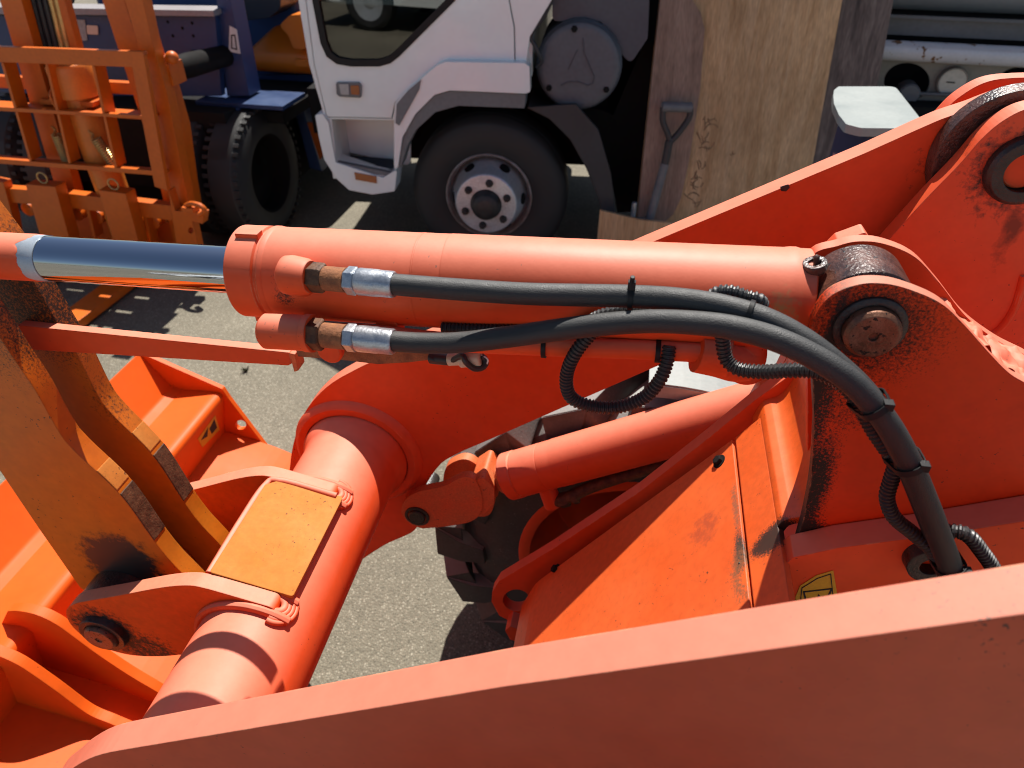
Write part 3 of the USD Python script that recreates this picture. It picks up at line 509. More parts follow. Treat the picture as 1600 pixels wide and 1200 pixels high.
LD.part('stiffener', tube(L.path([(1600, 430, .93), (1585, 480, .93), (1560, 515, .93), (1530, 530, .93)]), .005, 40, 10), 'orange', fr)
# sloping cover in front of the frame, with its groove, step and curved rear sheet
cv = L.poly([(843, 912), (925, 843), (1010, 777), (1112, 722), (1140, 700)], .82)
cv = [(-.128, .62), (-.122, .655)] + [(-.105, .672)] + cv[1:]
z0, a0 = .668, -.1
lo = L.b(843, 912, .82); up_ = L.b(1148, 690, .82)
LD.part('cover', profile_plate([(lo[0] - .028, lo[2] - .075), (lo[0] - .004, lo[2] - .006), (lo[0] + .004, lo[2] + .008), (up_[0], up_[2])], .44, .82, .010), 'cover_orange', fr, label='sloping front cover')
st = L.b(1192, 655, .82)
gdir = np.array([st[0] - up_[0], st[2] - up_[2]]); gdir /= np.linalg.norm(gdir)
LD.part('cover', profile_plate([(up_[0] + gdir[0] * .006, up_[2] + gdir[1] * .006), (st[0], st[2])], .44, .82, .009), 'cover_orange', fr)
rs = [(st[0] - .004, st[2] - .02), (st[0] + .004, st[2] + .010), (st[0] + .018, st[2] + .018), (st[0] + .03, st[2] + .035), (st[0] + .038, st[2] + .07), (st[0] + .034, st[2] + .13), (st[0] + .05, st[2] + .17)]
rs = [tuple(p) for p in spline([(x, 0, z) for x, z in rs], 30)[:, [0, 2]]]
LD.part('curved_sheet', profile_plate(rs, .6155, .90, .010), 'cover_orange', fr)
LD.part('backing', plate(Polygon([(lo[0] + .03, .55), (lo[0] + .035, lo[2]), (up_[0] + .02, up_[2] - .02), (st[0] - .01, st[2] - .04), (st[0] - .01, .55)]), .47, .80), 'chassis_black', fr)
rs_g = np.random.RandomState(8); seal = []
for x, y, r in [(1147, 742, .0016), (1150, 780, .0020), (1153, 815, .0026), (1156, 850, .0042), (1158, 870, .0050), (1160, 895, .0056), (1162, 920, .0052), (1165, 950, .0050)]:
    p = L.loc(cover_px(x, y)); seal.append((p, r * .30))
P_ = spline([p for p, r in seal], 60); R_s = np.interp(np.linspace(0, 1, len(P_)), np.linspace(0, 1, len(seal)), [r for p, r in seal])
blobs = [trimesh.creation.icosphere(1, r * rs_g.uniform(.7, 1.25)).apply_translation(p + rs_g.uniform(-.0012, .0012, 3) + (-.002, 0, .002)) for p, r in zip(P_, R_s)]
LD.part('groove_grime', cat(*blobs), 'grime', fr, kind='stuff', smooth=60)
def oncover(px, py): 
    d = ray(px, py); A = L.wor((lo[0], .82, lo[2])); e = L.wor((up_[0], .82, up_[2])) - A; n = np.cross(e, L.V); return L.loc(C + d * (((A - C) @ n) / (d @ n)))
nrm = np.array([-(up_[2] - lo[2]), 0, up_[0] - lo[0]]); nrm /= np.linalg.norm(nrm)
if nrm[0] > 0: nrm = -nrm
for px, py in ((1128, 724), (872, 892)):
    p = oncover(px, py); LD.part('bolt', cat(lathe(p + nrm * .004, nrm, [(0, 0), (0, .011), (.002, .011), (.002, 0)], 24), hexnut(p + nrm * .006, nrm, .006, .0075)), 'chassis_black', fr)
er = Polygon(L.poly([(768, 940), (769, 925), (780, 908), (860, 860), (1000, 768), (1100, 690), (1180, 625), (1300, 540), (1320, 620), (1190, 700), (1000, 850), (870, 960), (846, 975), (838, 990), (800, 972), (780, 962)], .845))
eh = Polygon(L.poly(circle_px(807, 938, 21, 17), .845))
LD.part('side_plate', plate(rnd(er, .003).difference(eh), .845, .868), 'orange', fr)
LD.part('ear_foot', plate(rnd(Polygon(L.poly([(792, 972), (800, 965), (828, 975), (832, 988), (826, 993), (800, 986)], .83)), .002), .81, .868), 'orange', fr)
LD.part('floor_plate', box(.15, .9, .34, .90, .84, .86), 'orange', fr)
sw = Polygon(L.poly([(1225, 850), (1300, 833), (1450, 815), (1620, 790), (1620, 840), (1450, 840), (1300, 858), (1270, 870), (1240, 935), (1190, 960)], .56))
LD.part('bracket_plate', plate(rnd(Polygon(L.poly([(1222, 960), (1222, 885), (1240, 871), (1264, 866), (1310, 856), (1450, 838), (1640, 808), (1700, 1000), (1250, 1060)], .565)), .003), .565, .598), 'orange', fr)
dz = [(1243, 932), (1250, 915), (1275, 899), (1302, 891), (1308, 928), (1308, 950), (1243, 965)]
LD.part('warning_decal', plate(rnd(Polygon(L.poly(dz, .5645)), .001), .5640, .5648), 'decal_yellow', fr)
lines = [LineString(L.poly([(1250, 950), (1253, 919), (1277, 904), (1298, 897), (1303, 945)], .5635)).buffer(.0005), Polygon(L.poly([(1256, 925), (1300, 920), (1285, 950), (1262, 950)], .5635)).boundary.buffer(.0010), Polygon(L.poly([(1276, 938), (1279, 928), (1283, 934), (1287, 931), (1288, 945), (1276, 945)], .5635))]
LD.part('decal_print', plate(unary_union(lines), .5633, .5639), 'ink_black', fr)
hp = L.b(1452, 875, .56)
LD.part('hose_port', lathe(hp + (0, -.01, 0), Y, [(0, .012), (0, .024), (.02, .026), (.02, .012)], 28, True), 'grease_black', fr)
# --- far lift cylinder under the far arm
l0, l1 = L.b(792, 745, 1.0), L.b(1190, 634, 1.0); ld = (l1 - l0) / np.linalg.norm(l1 - l0); ll = np.linalg.norm(l1 - l0) + .12; LR = .047
lc = LD.part('lift_cylinder', lathe(l0, ld, [(0, .026), (.0, LR - .004), (.004, LR + .001), (.026, LR + .001), (.028, LR - .0015), (.031, LR), (.085, LR), (.086, LR - .0008), (.088, LR - .0008), (.089, LR), (.114, LR), (.115, LR + .0006), (ll, LR)], 56), 'orange', smooth=40)
LD.part('rod_end', lathe(l0 - ld * .05, ld, [(0, .03), (.012, .034), (.022, .022), (.032, .024), (.036, .030), (.042, .030), (.046, .023), (.052, .023)], 36), 'link_orange', lc, smooth=60)
e0 = np.array([-.366, 0, .60]); ce = l0 - ld * .055
ck = Polygon(sm(L.poly([(660, 826), (640, 818), (627, 800), (634, 780), (655, 768), (692, 760), (722, 746), (742, 750), (753, 775), (752, 800), (735, 815), (700, 822), (660, 826)], .955), 60)); ck2 = Polygon(sm(L.poly([(700, 790), (695, 760), (697, 730), (708, 717), (730, 711), (752, 724), (770, 748), (775, 775), (760, 800), (700, 790)], 1.033), 60))
LD.part('clevis_fork', cat(plate(ck, .955, .972), plate(ck2, 1.020, 1.040)), 'link_orange', lc)
fk = L.poly([(697, 725), (728, 712), (762, 735), (772, 760), (762, 780), (735, 762), (722, 745), (706, 752)], .99)
LD.part('fork_bridge', plate(rnd(Polygon(L.poly([(733, 768), (738, 745), (758, 732), (776, 750), (776, 775), (756, 796)], .98)), .008), .957, 1.038), 'link_orange', lc)
pv = L.b(652, 806, .955)
LD.part('fork_pin', cat(lathe(pv + (0, -.006, 0), Y, [(0, 0), (0, .016), (.002, .018), (.12, .018), (.12, 0)], 32), lathe(pv + (0, -.003, 0), Y, [(0, .02), (0, .026), (.004, .026), (.004, .02)], 32, True)), 'grease_black', lc)
pp = L.b(866, 785, .975)
LD.part('port', rod(l0 + ld * .075, pp + (0, 0, -.012), .018), 'orange', lc)
LD.part('port_hose', cat(tube([pp, pp + ld * .03 + (0, 0, .004), pp + ld * .10 + (0, .01, .01), pp + ld * .25 + (0, .02, .01)], .012, 40, 16), hexnut(pp + ld * .012, ld, .02, .0155), hexnut(pp + ld * .04, ld, .012, .014)), 'rust_dark', lc)
# --- wheels
def loader_wheel(bin_, side):
    """Tyre with chevron lugs; side +1: outer face towards +b."""
    c = np.array([AX, 0, WR]); w = .36; b0 = bin_
    P = [(0, .245), (.0, .30), (.012, .36), (.035, .395), (.075, .418), (w / 2, .424), (w - .075, .418), (w - .035, .395), (w - .012, .36), (w, .30), (w, .245), (w - .04, .235), (.04, .235)]
    ms = [lathe((AX, b0, WR), Y, P, 72, True)]
    n = 16
    for k in range(n):
        for s in (0, 1):
            t0 = (k + .5 * s) / n * 2 * np.pi; V = []
            for f, hw in ((0., .056), (.25, .050), (.55, .042), (.98, .034)):          # shoulder to centre line
                bb = (f * .53) * w; bb = bb if s == 0 else w - bb
                ang = t0 + f * .36 * (1 if side > 0 else 1)
                ro = .468 - .010 * max(0., 1 - f / .25); ri = .395 if f == 0 else .42
                for r in (ri, ro):
                    for dt in (-hw, hw):
                        A = ang + dt / .46 * (.82 if r == ro else 1.05); V.append((AX + r * math.sin(A), b0 + bb, WR + r * math.cos(A)))
            V = np.array(V)
            if s: pass
            f0 = []
            for i in range(3):
                o = i * 4
                f0 += [(o, o + 1, o + 5, o + 4), (o + 2, o + 6, o + 7, o + 3), (o, o + 4, o + 6, o + 2), (o + 1, o + 3, o + 7, o + 5)]
            f0 += [(0, 2, 3, 1), (12, 13, 15, 14)]
            tr = []
            for q in f0: tr += [(q[0], q[1], q[2]), (q[0], q[2], q[3])]
            m = trimesh.Trimesh(V, tr, process=False)
            if m.volume < 0: m.faces = m.faces[:, ::-1]
            ms.append(m)
            # shoulder leg running down the sidewall
            V2 = []
            for r, off, hw in ((.457, -.002, .047), (.40, -.008, .040), (.345, -.002, .030)):
                bb = off if s == 0 else w - off; bi = .03 if s == 0 else w - .03
                for x in (bb, bi):
                    for dt in (-hw, hw): A = t0 - (.462 - r) * .9 + dt / .46; V2.append((AX + r * math.sin(A), b0 + x, WR + r * math.cos(A)))
            f2 = []
            for i in range(2):
                o = i * 4; f2 += [(o, o + 1, o + 5, o + 4), (o + 2, o + 6, o + 7, o + 3), (o, o + 4, o + 6, o + 2), (o + 1, o + 3, o + 7, o + 5)]
            f2 += [(0, 2, 3, 1), (8, 9, 11, 10)]; tr = []
            for q in f2: tr += [(q[0], q[1], q[2]), (q[0], q[2], q[3])]
            m = trimesh.Trimesh(np.array(V2), tr, process=False)
            if m.volume < 0: m.faces = m.faces[:, ::-1]
            ms.append(m)
    path = free(LD.path + '/wheel'); x = UsdGeom.Xform.Define(stage, path)
    LD.part('tyre', cat(*ms), 'tyre_rubber', path, smooth=25)
    rm = [(0.002, .262), (.0, .255), (.006, .242), (.05, .222), (.10, .215), (.20, .205), (.22, .10), (.24, .0)]
    if side < 0: rm = [(w - t, r) for t, r in rm]
    LD.part('rim', cat(lathe((AX, b0, WR), Y, rm, 64), lathe((AX, b0, WR), Y, [(.0, .236), (-.004, .250), (.0, .262), (.012, .262), (.014, .236)] if side > 0 else [(w, .236), (w + .004, .250), (w, .262), (w - .012, .262), (w - .014, .236)], 64, True)), 'orange', path)
    return path
loader_wheel(1.052, 1); loader_wheel(-.09, -1)
LD.part('axle', rod((AX, .12, WR), (AX, 1.2, WR), .09, .09), 'chassis_black')
# far mudguard
arc = [(AX + (WR + .048) * math.sin(t), WR + (WR + .048) * math.cos(t)) for t in np.radians(np.linspace(-3, 95, 30))]
LD.part('mudguard', profile_plate(arc, 1.038, 1.45, .006), 'fender_grey', smooth=30, label='pale grey mudguard over the far wheel')
sk = Polygon(arc + [(AX + (WR + .022) * math.sin(t), WR + (WR + .022) * math.cos(t)) for t in np.radians(np.linspace(95, -3, 30))])
LD.part('mudguard_skirt', plate(sk, 1.036, 1.041), 'fender_grey')
# --- bucket
BB0, BB1 = -.13, 1.43
bk = [L.b(*p, BB1)[[0, 2]] for p in [(220, 557), (272, 610), (347, 615), (349, 674), (446, 709)]]
b0_, b1_, b2_, b3_, b4_ = [np.array(p) for p in bk]
lipd = (b0_ - b1_) / np.linalg.norm(b0_ - b1_)
prof = [b0_ + lipd * .02, b0_, b1_, b2_]
BK = LD.part('bucket', profile_plate([tuple(b0_ + lipd * .01), tuple(b1_ + (b0_ - b1_) * .12), tuple(b1_ + (.006, .008)), tuple(b1_ + (b2_ - b1_) * .2)], BB0, BB1, .008), 'bucket_orange', label='bucket with its back towards the tube', smooth=50)
edge = []
for t in np.linspace(0, 1, 9):                                     # rolled edge of the ledge
    p, q, r = b2_ + (b1_ - b2_) * .17, b2_, b2_ + (b3_ - b2_) * .13; edge.append(tuple((1 - t) ** 2 * p + 2 * t * (1 - t) * q + t * t * r))
LD.part('ledge', profile_plate([tuple(b1_)] + edge + [tuple(b3_)], BB0, BB1 - .001, .010), 'bucket_orange', BK, smooth=50)
b5_ = b4_ + (b4_ - b3_) * .9
low = [tuple(b3_ + (b3_ - b4_) * .12)] + [tuple(p) for p in spline([(p[0], 0, p[1]) for p in (b3_, b4_ + (-.005, .012), b5_ + (-.03, -.02), b5_ + (-.06, -.10), b5_ + (-.25, -.13), b5_ + (-.75, -.14))], 40)[:, [0, 2]] if p[1] > .012]
low = [(x, max(z, .014)) for x, z in low]
LD.part('bucket_floor', profile_plate(low, BB0, BB1 - .002, .010), 'bucket_orange', BK, smooth=50)
ends = [b0_ + lipd * .02, L.b(347, 608, BB1)[[0, 2]], L.b(357, 623, BB1)[[0, 2]], L.b(442, 734, BB1)[[0, 2]], L.b(468, 775, BB1)[[0, 2]] + (0, -.02), np.array((-.93, .06)), np.array((-1.05, .012)), np.array((-1.6, .012)), np.array((-1.62, .10))]
endp = Polygon([tuple(p) for p in ends])
hl = [Polygon(L.poly(circle_px(376, 664, 8.5, 7.5), BB1)), rnd(Polygon(L.poly([(366, 678), (371, 679), (383, 694), (381, 696), (373, 690)], BB1)), .002)]
LD.part('end_plate', plate(rnd(endp, .004).difference(hl[0]), BB1, BB1 + .014), 'bucket_orange', BK)
LD.part('end_plate', plate(rnd(endp, .004), BB0 - .014, BB0), 'bucket_orange', BK)
mid = (b2_ * .45 + b1_ * .55)
LD.part('pivot_boss', lathe((mid[0] + .02, .99, mid[1] + .005), Y, [(0, 0), (0, .058), (.003, .062), (.098, .062), (.10, .058), (.10, 0)], 40), 'bucket_orange', BK)
# brackets between ledge and arm
def rib(b, pts, nm):
    P = sm([tuple(L.b(x, y, b)[[0, 2]]) for x, y in pts], 60); return LD.part(nm, plate(rnd(Polygon(P + [(-.86, .05), (-1.10, .05), (-1.2, .3), (-1.2, .45)]), .003), b, b + .02), 'bucket_orange', BK)
rb1, rb2 = .655, .575
rib(rb1, [(12, 955), (30, 955), (57, 961), (85, 974), (112, 993), (143, 1016), (175, 1038), (206, 1058), (240, 1078), (262, 1092)], 'bracket')
rib(rb2, [(-30, 1014), (0, 1026), (22, 1036), (42, 1048), (85, 1078), (136, 1115), (175, 1132), (215, 1150), (260, 1180)], 'bracket')
dn = b3_ - b2_; dn /= np.linalg.norm(dn)
ev = np.array([-dn[1], dn[0]]); ev = ev if ev[0] > 0 else -ev
def onface(px, py, off=.0):
    d = ray(px, py); A = L.wor((b2_[0] + ev[0] * (.0052 + off), 0, b2_[1] + ev[1] * (.0052 + off))); n = L.U * ev[0] + Z * ev[1]; return L.loc(C + d * (((A - C) @ n) / (d @ n)))
def decal(px, off, th, nm, m):
    P = [onface(x, y, off) for x, y in px]; n3 = np.array([ev[0], 0, ev[1]])
    v = np.array(P + [p + n3 * th for p in P]); k = len(P); F = []
    for i in range(1, k - 1): F += [(0, i + 1, i), (k, k + i, k + i + 1)]
    for i in range(k): j = (i + 1) % k; F += [(i, j, k + j), (i, k + j, k + i)]
    return trimesh.Trimesh(v, F, process=False)
LD.part('warning_decal', decal([(336, 649), (343, 671), (316, 699), (309, 686)], .0004, .0006, '', ''), 'decal_yellow', BK)
LD.part('decal_print', cat(decal([(314, 688), (325, 668), (324, 682)], .0012, .0004, '', ''), decal([(327, 670), (335, 655), (339, 668), (331, 678)], .0012, .0004, '', '')), 'ink_black', BK)
LD.part('link_pin_end', rod((-.70, .60, .64), (-.70, .68, .64), .03), 'orange_yellow', BK)

# ================================================================ TRUCK
TK = Thing('cab_over_truck', 'white cab over truck parked behind the loader, its side in shade', 'truck', T)
def px(*q): return q
cab_out = [(640, -260), (560, -150), (492, -50), (466, 0), (483, 100), (505, 176), (507, 250), (545, 292), (618, 292), (622, 205), (640, 150), (683, 104), (700, 98), (822, 98), (828, 57), (862, 0), (900, -260)]
win = [(650, -200), (560, -110), (502, -30), (490, 0), (503, 67), (512, 87), (527, 98), (550, 102), (593, 102), (610, 97), (623, 87), (710, 0), (760, -60), (780, -200)]
door = [(650, -240), (565, -140), (497, -40), (479, 0), (492, 100), (510, 176), (512, 182), (612, 184), (617, 160), (640, 140), (683, 103), (700, 97), (804, 97), (803, 43), (795, 0), (790, -240)]
cabp, winp, doorp = Polygon(T.poly(cab_out, 0)), Polygon(T.poly(win, 0)), Polygon(T.poly(door, 0))
step_hole = Polygon(T.poly([(518, 186), (616, 188), (617, 272), (526, 252)], 0))
cab = TK.part('cab_side', plate(cabp.difference(doorp.buffer(.004)).difference(step_hole), .0, .05), 'white_side')
dr = TK.part('door', plate(doorp.difference(winp), -.004, .04), 'white_side')
TK.part('window_seal', plate(winp.buffer(.004).difference(winp.buffer(-.024)), -.008, .012), 'black_plastic', dr)
TK.part('window', plate(winp.buffer(-.023), .006, .010), 'window_glass', dr)
a0, a1 = cabp.bounds[0], T.b(838, 60, 0)[0]
TK.part('cab_far_side', plate(cabp.difference(winp), 1.75, 1.8), 'white_paint'); TK.part('far_window', plate(winp, 1.77, 1.78), 'window_glass')
TK.part('roof', box(T.b(640, -260, 0)[0], a1 + .1, .0, 1.8, cabp.bounds[3], cabp.bounds[3] + .05), 'white_paint')
TK.part('cab_rear_wall', box(a1 - .06, a1 - .02, .05, 1.75, .95, cabp.bounds[3]), 'white_paint')
TK.part('cab_floor', box(a0 + .1, a1 - .06, .12, 1.75, .93, .98), 'seat_dark')
TK.part('seat', cat(rnd_box := box(-.75, -.30, .30, .80, .98, 1.15), box(-.32, -.14, .30, .80, 1.0, 1.75)), 'seat_dark')
TK.part('front_panel', plate(Polygon(T.poly([(466, 0), (483, 100), (505, 176), (512, 176), (492, 100), (478, 0)], 0)).buffer(.003), .05, 1.75), 'white_paint')
TK.part('dashboard', box(a0 + .10, a0 + .42, .05, 1.75, .95, 1.22), 'seat_dark')
sb_ = T.b(520, 50, .14); TK.part('seat_belt', box(sb_[0] - .05, sb_[0] + .02, .12, .2, .85, 1.5), 'belt_red')
TK.part('bumper', plate(rnd(Polygon(T.poly([(494, 178), (500, 213), (508, 247), (527, 277), (547, 295), (583, 302), (618, 297), (622, 262), (600, 276), (526, 252), (515, 190), (505, 176)], 0)), .008), -.016, .10), 'white_paint')
TK.part('bumper_front', box(T.b(496, 200, 0)[0], T.b(515, 200, 0)[0], .10, 1.8, T.b(540, 292, 0)[2], T.b(500, 185, 0)[2]), 'white_paint')
zst_ = T.b(617, 271, 0)[2]
TK.part('step_well', cat(plate(step_hole.buffer(.03), .21, .22), box(T.b(516, 200, 0)[0] - .004, T.b(516, 200, 0)[0] + .004, .0, .21, zst_ - .02, T.b(520, 186, 0)[2])), 'white_side')
zst = T.b(617, 271, 0)[2]
stq = [T.z(x, y, zst)[:2] for x, y in [(526, 253), (618, 271), (614, 249), (523, 241)]]
sm_ = trimesh.creation.extrude_polygon(Polygon(stq), .03, engine='earcut').apply_translation((0, 0, zst - .03))
stp = TK.part('step', sm_, 'step_tread')
for k in range(9):
    t = (k + .5) / 9; A = np.array(stq[0]) * (1 - t) + np.array(stq[3]) * t; B = np.array(stq[1]) * (1 - t) + np.array(stq[2]) * t
    TK.part('tread_bar', rod((*A, zst + .001), (*B, zst + .001), .004, seg=8), 'step_tread', stp)
TK.part('step_edge', plate(rnd(Polygon(T.poly([(526, 252), (618, 271), (618, 277), (527, 259)], 0)), .001), -.006, .02), 'trim_grey', stp)
TK.part('side_marker', plate(Polygon(T.poly([(554, 269), (588, 275), (589, 286), (556, 280)], -.016)), -.022, -.010), 'amber')
sl = TK.part('side_lamp', plate(rnd(Polygon(T.poly([(526, 128), (562, 128), (566, 134), (565, 152), (532, 150), (527, 146)], -.004)), .008), -.016, -.002), 'trim_grey', dr)
TK.part('lamp_bulb', plate(rnd(Polygon(T.poly([(548, 133), (561, 133), (562, 148), (549, 147)], -.016)), .004), -.0205, -.015), 'amber', sl)
TK.part('lamp_lens', plate(rnd(Polygon(T.poly([(530, 131), (545, 131), (546, 148), (533, 147)], -.016)), .004), -.021, -.015), 'lamp_clear', sl)
fl = [(617, 197), (618, 160), (637, 140), (657, 123), (683, 101), (697, 95), (820, 97), (828, 103), (829, 142), (822, 145), (703, 140), (680, 147), (650, 177), (630, 213), (623, 260), (617, 262)]
TK.part('arch_flare', plate(rnd(Polygon(T.poly(fl, -.03)), .006), -.045, .02), 'white_paint')
TK.part('arch_lip', plate(rnd(Polygon(T.poly([(822, 146), (703, 141), (680, 148), (650, 178), (631, 214), (624, 258), (628, 259), (637, 228), (651, 202), (681, 174), (717, 164), (820, 168)], -.025)), .004), -.038, .06), 'trim_grey')
TK.part('garnish', plate(Polygon(T.poly([(658, 124), (655, 140), (624, 196), (618, 192), (620, 162), (638, 141)], -.047)), -.050, -.044), 'trim_grey')
ar = Polygon(T.poly([(622, 262), (632, 215), (651, 180), (681, 150), (705, 143), (822, 147), (835, 180), (850, 225)], 0))
TK.part('wheel_housing', plate(Polygon(T.poly([(620, 130), (680, 110), (940, 120), (960, 215), (900, 225), (640, 235), (622, 230)], .40)), .40, .44), 'chassis_black')
# wheel
wc = T.b(764, 314, .06); wr = .385; wc[2] = max(wc[2], wr)
wp = free(TK.path + '/wheel'); UsdGeom.Xform.Define(stage, wp)
tp = [(.0, .212), (-.010, .24), (-.014, .26), (-.018, .30), (-.012, .345), (.01, .372), (.035, .383), (.045, .385), (.06, .378), (.065, .385), (.09, .385), (.095, .378), (.10, .385), (.14, .385), (.145, .378), (.15, .385), (.18, .383), (.205, .372), (.225, .34), (.225, .212)]
TK.part('tyre', lathe((wc[0], .06, wr), Y, tp, 96, True), 'tyre_clean', wp, smooth=40)
WC = np.array((wc[0], .06, wr))
TK.part('rim_lip', lathe(WC, Y, [(.02, .192), (-.004, .200), (-.010, .207), (-.006, .213), (.006, .213), (.02, .204)], 72, True), 'rim_lip', wp, smooth=50)
hole = lambda r, n, ph: [(r * math.cos(t + ph), r * math.sin(t + ph)) for t in np.arange(n) / n * 2 * np.pi]
dish = lathe(WC, Y, [(.05, .200), (.060, .194), (.040, .184), (-.085, .152), (-.098, .147), (-.102, .140), (-.102, .05)], 72)
TK.part('rim', dish, 'rim_silver', wp, smooth=40)
slope = np.array([.045, 0, .041])
DY = -.102
for x, z in hole(.170, 6, .02):
    n_ = np.array([x, 0, z]) / .170; nn = np.array([n_[0] * .96, -.26, n_[2] * .96]); pos = WC + (x, -.018, z)
    TK.part('hand_hole', lathe(pos, nn, [(-.01, 0), (-.01, .026), (.0035, .027), (.0038, .024), (.0038, 0)], 20), 'chassis_black', wp)
for x, z in hole(.108, 6, .35):
    TK.part('wheel_nut', cat(lathe(WC + (x, DY, z), -Y, [(0, 0), (0, .019), (.004, .018), (.004, 0)], 20), hexnut(WC + (x, DY, z), -Y, .020, .016), rod(WC + (x, DY - .018, z), WC + (x, DY - .030, z), .008)), 'nut_dark', wp)
TK.part('hub', lathe(WC + (0, DY, 0), -Y, [(-.01, .078), (.0, .076), (.004, .070), (.03, .066), (.04, .058), (.046, .04), (.05, .036), (.052, 0)], 40), 'nut_dark', wp, smooth=50)
# behind the cab
ac = TK.part('air_cleaner', cat(plate(rnd(Polygon(T.poly([(863, -120), (1018, -120), (1014, 15), (1012, 60), (985, 100), (950, 60), (940, 33), (863, 33)], .12)), .02), .12, .62)), 'cleaner_body', label='blue grey air intake box')
cc = T.b(904, 106, .06)
TK.part('cleaner_drum', lathe(cc + (0, .03, 0), Y, [(0, 0), (0, .178), (.012, .188), (.4, .188), (.4, 0)], 56), 'cleaner_body', ac)
cv_ = TK.part('round_cover', lathe(cc + (0, .03, 0), -Y, [(0, .18), (.012, .176), (.02, .165), (.022, .15), (.024, 0)], 56), 'cleaner_cover', ac)
th3 = [math.radians(t) for t in (100, 215, 325)]
mk = [LineString([(cc[0] + .012, cc[2] + .115), (cc[0] + .02, cc[2] + .06), (cc[0] + .045, cc[2] + .01), (cc[0] + .07, cc[2] - .035), (cc[0] + .065, cc[2] - .065), (cc[0] + .04, cc[2] - .075)]).buffer(.0025),
      LineString([(cc[0] + .04, cc[2] - .072), (cc[0], cc[2] - .058), (cc[0] - .04, cc[2] - .06), (cc[0] - .07, cc[2] - .075)]).buffer(.0025), LineString([(cc[0] - .01, cc[2] + .07), (cc[0] - .045, cc[2] - .01)]).buffer(.0015)]
TK.part('cover_mark', plate(unary_union(mk), cc[1] + .0035, cc[1] + .008), 'cleaner_body', ac)
for t in th3: TK.part('cover_knob', hexnut((cc[0] + .155 * math.cos(t), cc[1] + .02, cc[2] + .155 * math.sin(t)), -Y, .02, .014), 'chassis_black', ac)
TK.part('bracket_arm', tube(T.path([(872, -20, .05), (850, 25, .03), (830, 55, .02), (838, 75, .02), (846, 95, .04), (838, 105, .05)]), .009, 30, 10), 'mudguard')
TK.part('rear_mudguard', cat(profile_plate(T.poly([(826, 165), (860, 182), (893, 215), (918, 260), (936, 305), (946, 338)], .05), .03, .32, .012), plate(Polygon(T.poly([(826, 165), (900, 160), (935, 200), (955, 270), (962, 335), (946, 340), (936, 305), (918, 260), (893, 215), (860, 182)], .05)), .02, .04)), 'mudguard')
TK.part('side_shield', plate(Polygon(T.poly([(838, 120), (870, 165), (940, 172), (958, 180), (1005, 70), (1040, 60), (1040, 240), (1000, 330), (965, 332), (950, 250), (900, 165), (840, 160)], .30)), .30, .36), 'chassis_black')
TK.part('chassis_rail', box(-1.0, 3.6, .50, .62, .52, .75), 'chassis_black')
TK.part('chassis_rail', box(-1.0, 3.6, 1.25, 1.37, .52, .75), 'chassis_black')
TK.part('underbody', box(-.78, 2.2, .45, 1.6, .42, .70), 'chassis_black')
TK.part('fuel_tank', lathe((.75, .62, .62), X, [(0, 0), (0, .24), (.02, .27), (.7, .27), (.72, .24), (.72, 0)], 32), 'chassis_black')
TK.part('body_bulkhead', box(a1 + .03, 1.15, .66, 1.75, .60, 2.2), 'chassis_black')
TK.part('bright_fitting', cat(box(.66, .80, .05, .09, .28, .30), rod((.72, .03, .30), (.72, .03, .40), .012)), 'steel_dull')
wp2 = free(TK.path + '/wheel'); UsdGeom.Xform.Define(stage, wp2)
TK.part('tyre', lathe((wc[0], 1.53, wr), Y, tp, 64, True), 'tyre_clean', wp2, smooth=40)

# ================================================================ PLYWOOD, PLANK, SHOVEL
def board_thing(name, label, cat_, pxs, point, normal, th, m, group=None, holes=()):
    mesh = on_plane(pxs, point, normal, th, holes)
    lo_ = mesh.vertices[mesh.vertices[:, 2].argmin()]; base = (mesh.vertices[:, 0].mean(), lo_[1], max(mesh.vertices[:, 2].min(), 0))
    t = Thing(name, label, cat_, W, base); 
    return t, t.part('board', mesh, m)
NB = np.array([-.06, -1, .16]); PB = np.array([.9, 3.30, 0.])
NB = np.array([.07, -1, .10])
pl, plb = board_thing('plywood_sheet', 'large pale plywood sheet with faint handwriting, leaning behind the loader arm', 'plywood', [(1044, -120), (1345, -120), (1318, -10), (1240, 420), (985, 440), (994, 345)], PB, NB, .015, 'plywood')
rg = np.random.RandomState(3)
ms = []
def strokes(cx, cy, s, n):
    out = []
    for k in range(n):
        x, y = cx + rg.uniform(-.42, .42) * s, cy + rg.uniform(-.42, .42) * s; l = s * rg.uniform(.2, .6); a = rg.choice([-.15, -.1, 1.45, 1.3, 2.2, .7]) + rg.uniform(-.12, .12); bend = rg.uniform(-.25, .25) * l; w = rg.uniform(.5, .9)
        P = [np.array([x + math.cos(a) * l * t - math.sin(a) * bend * (1 - 4 * t * t), y + math.sin(a) * l * t + math.cos(a) * bend * (1 - 4 * t * t)]) for t in np.linspace(-.5, .5, 7)]
        out.append(list(LineString(P).buffer(w, quad_segs=3).exterior.coords))
    return out
PN = NB / np.linalg.norm(NB); HW = []
for cx, cy, s, n in ((1110, 190, 26, 9), (1103, 222, 30, 10), (1096, 252, 22, 4), (1092, 280, 30, 9), (1086, 312, 26, 6), (1142, 240, 10, 3)):
    HW.append(cat(*[on_plane(q, PB + PN * .0012, NB, .001) for q in strokes(cx, cy, s, n)]))
surf('faded_ink', (.20, .115, .06), (.30, .18, .10), rough=.8, bevel=0)
for h in HW: pl.part('handwriting', h, 'faded_ink', plb, kind='stuff')
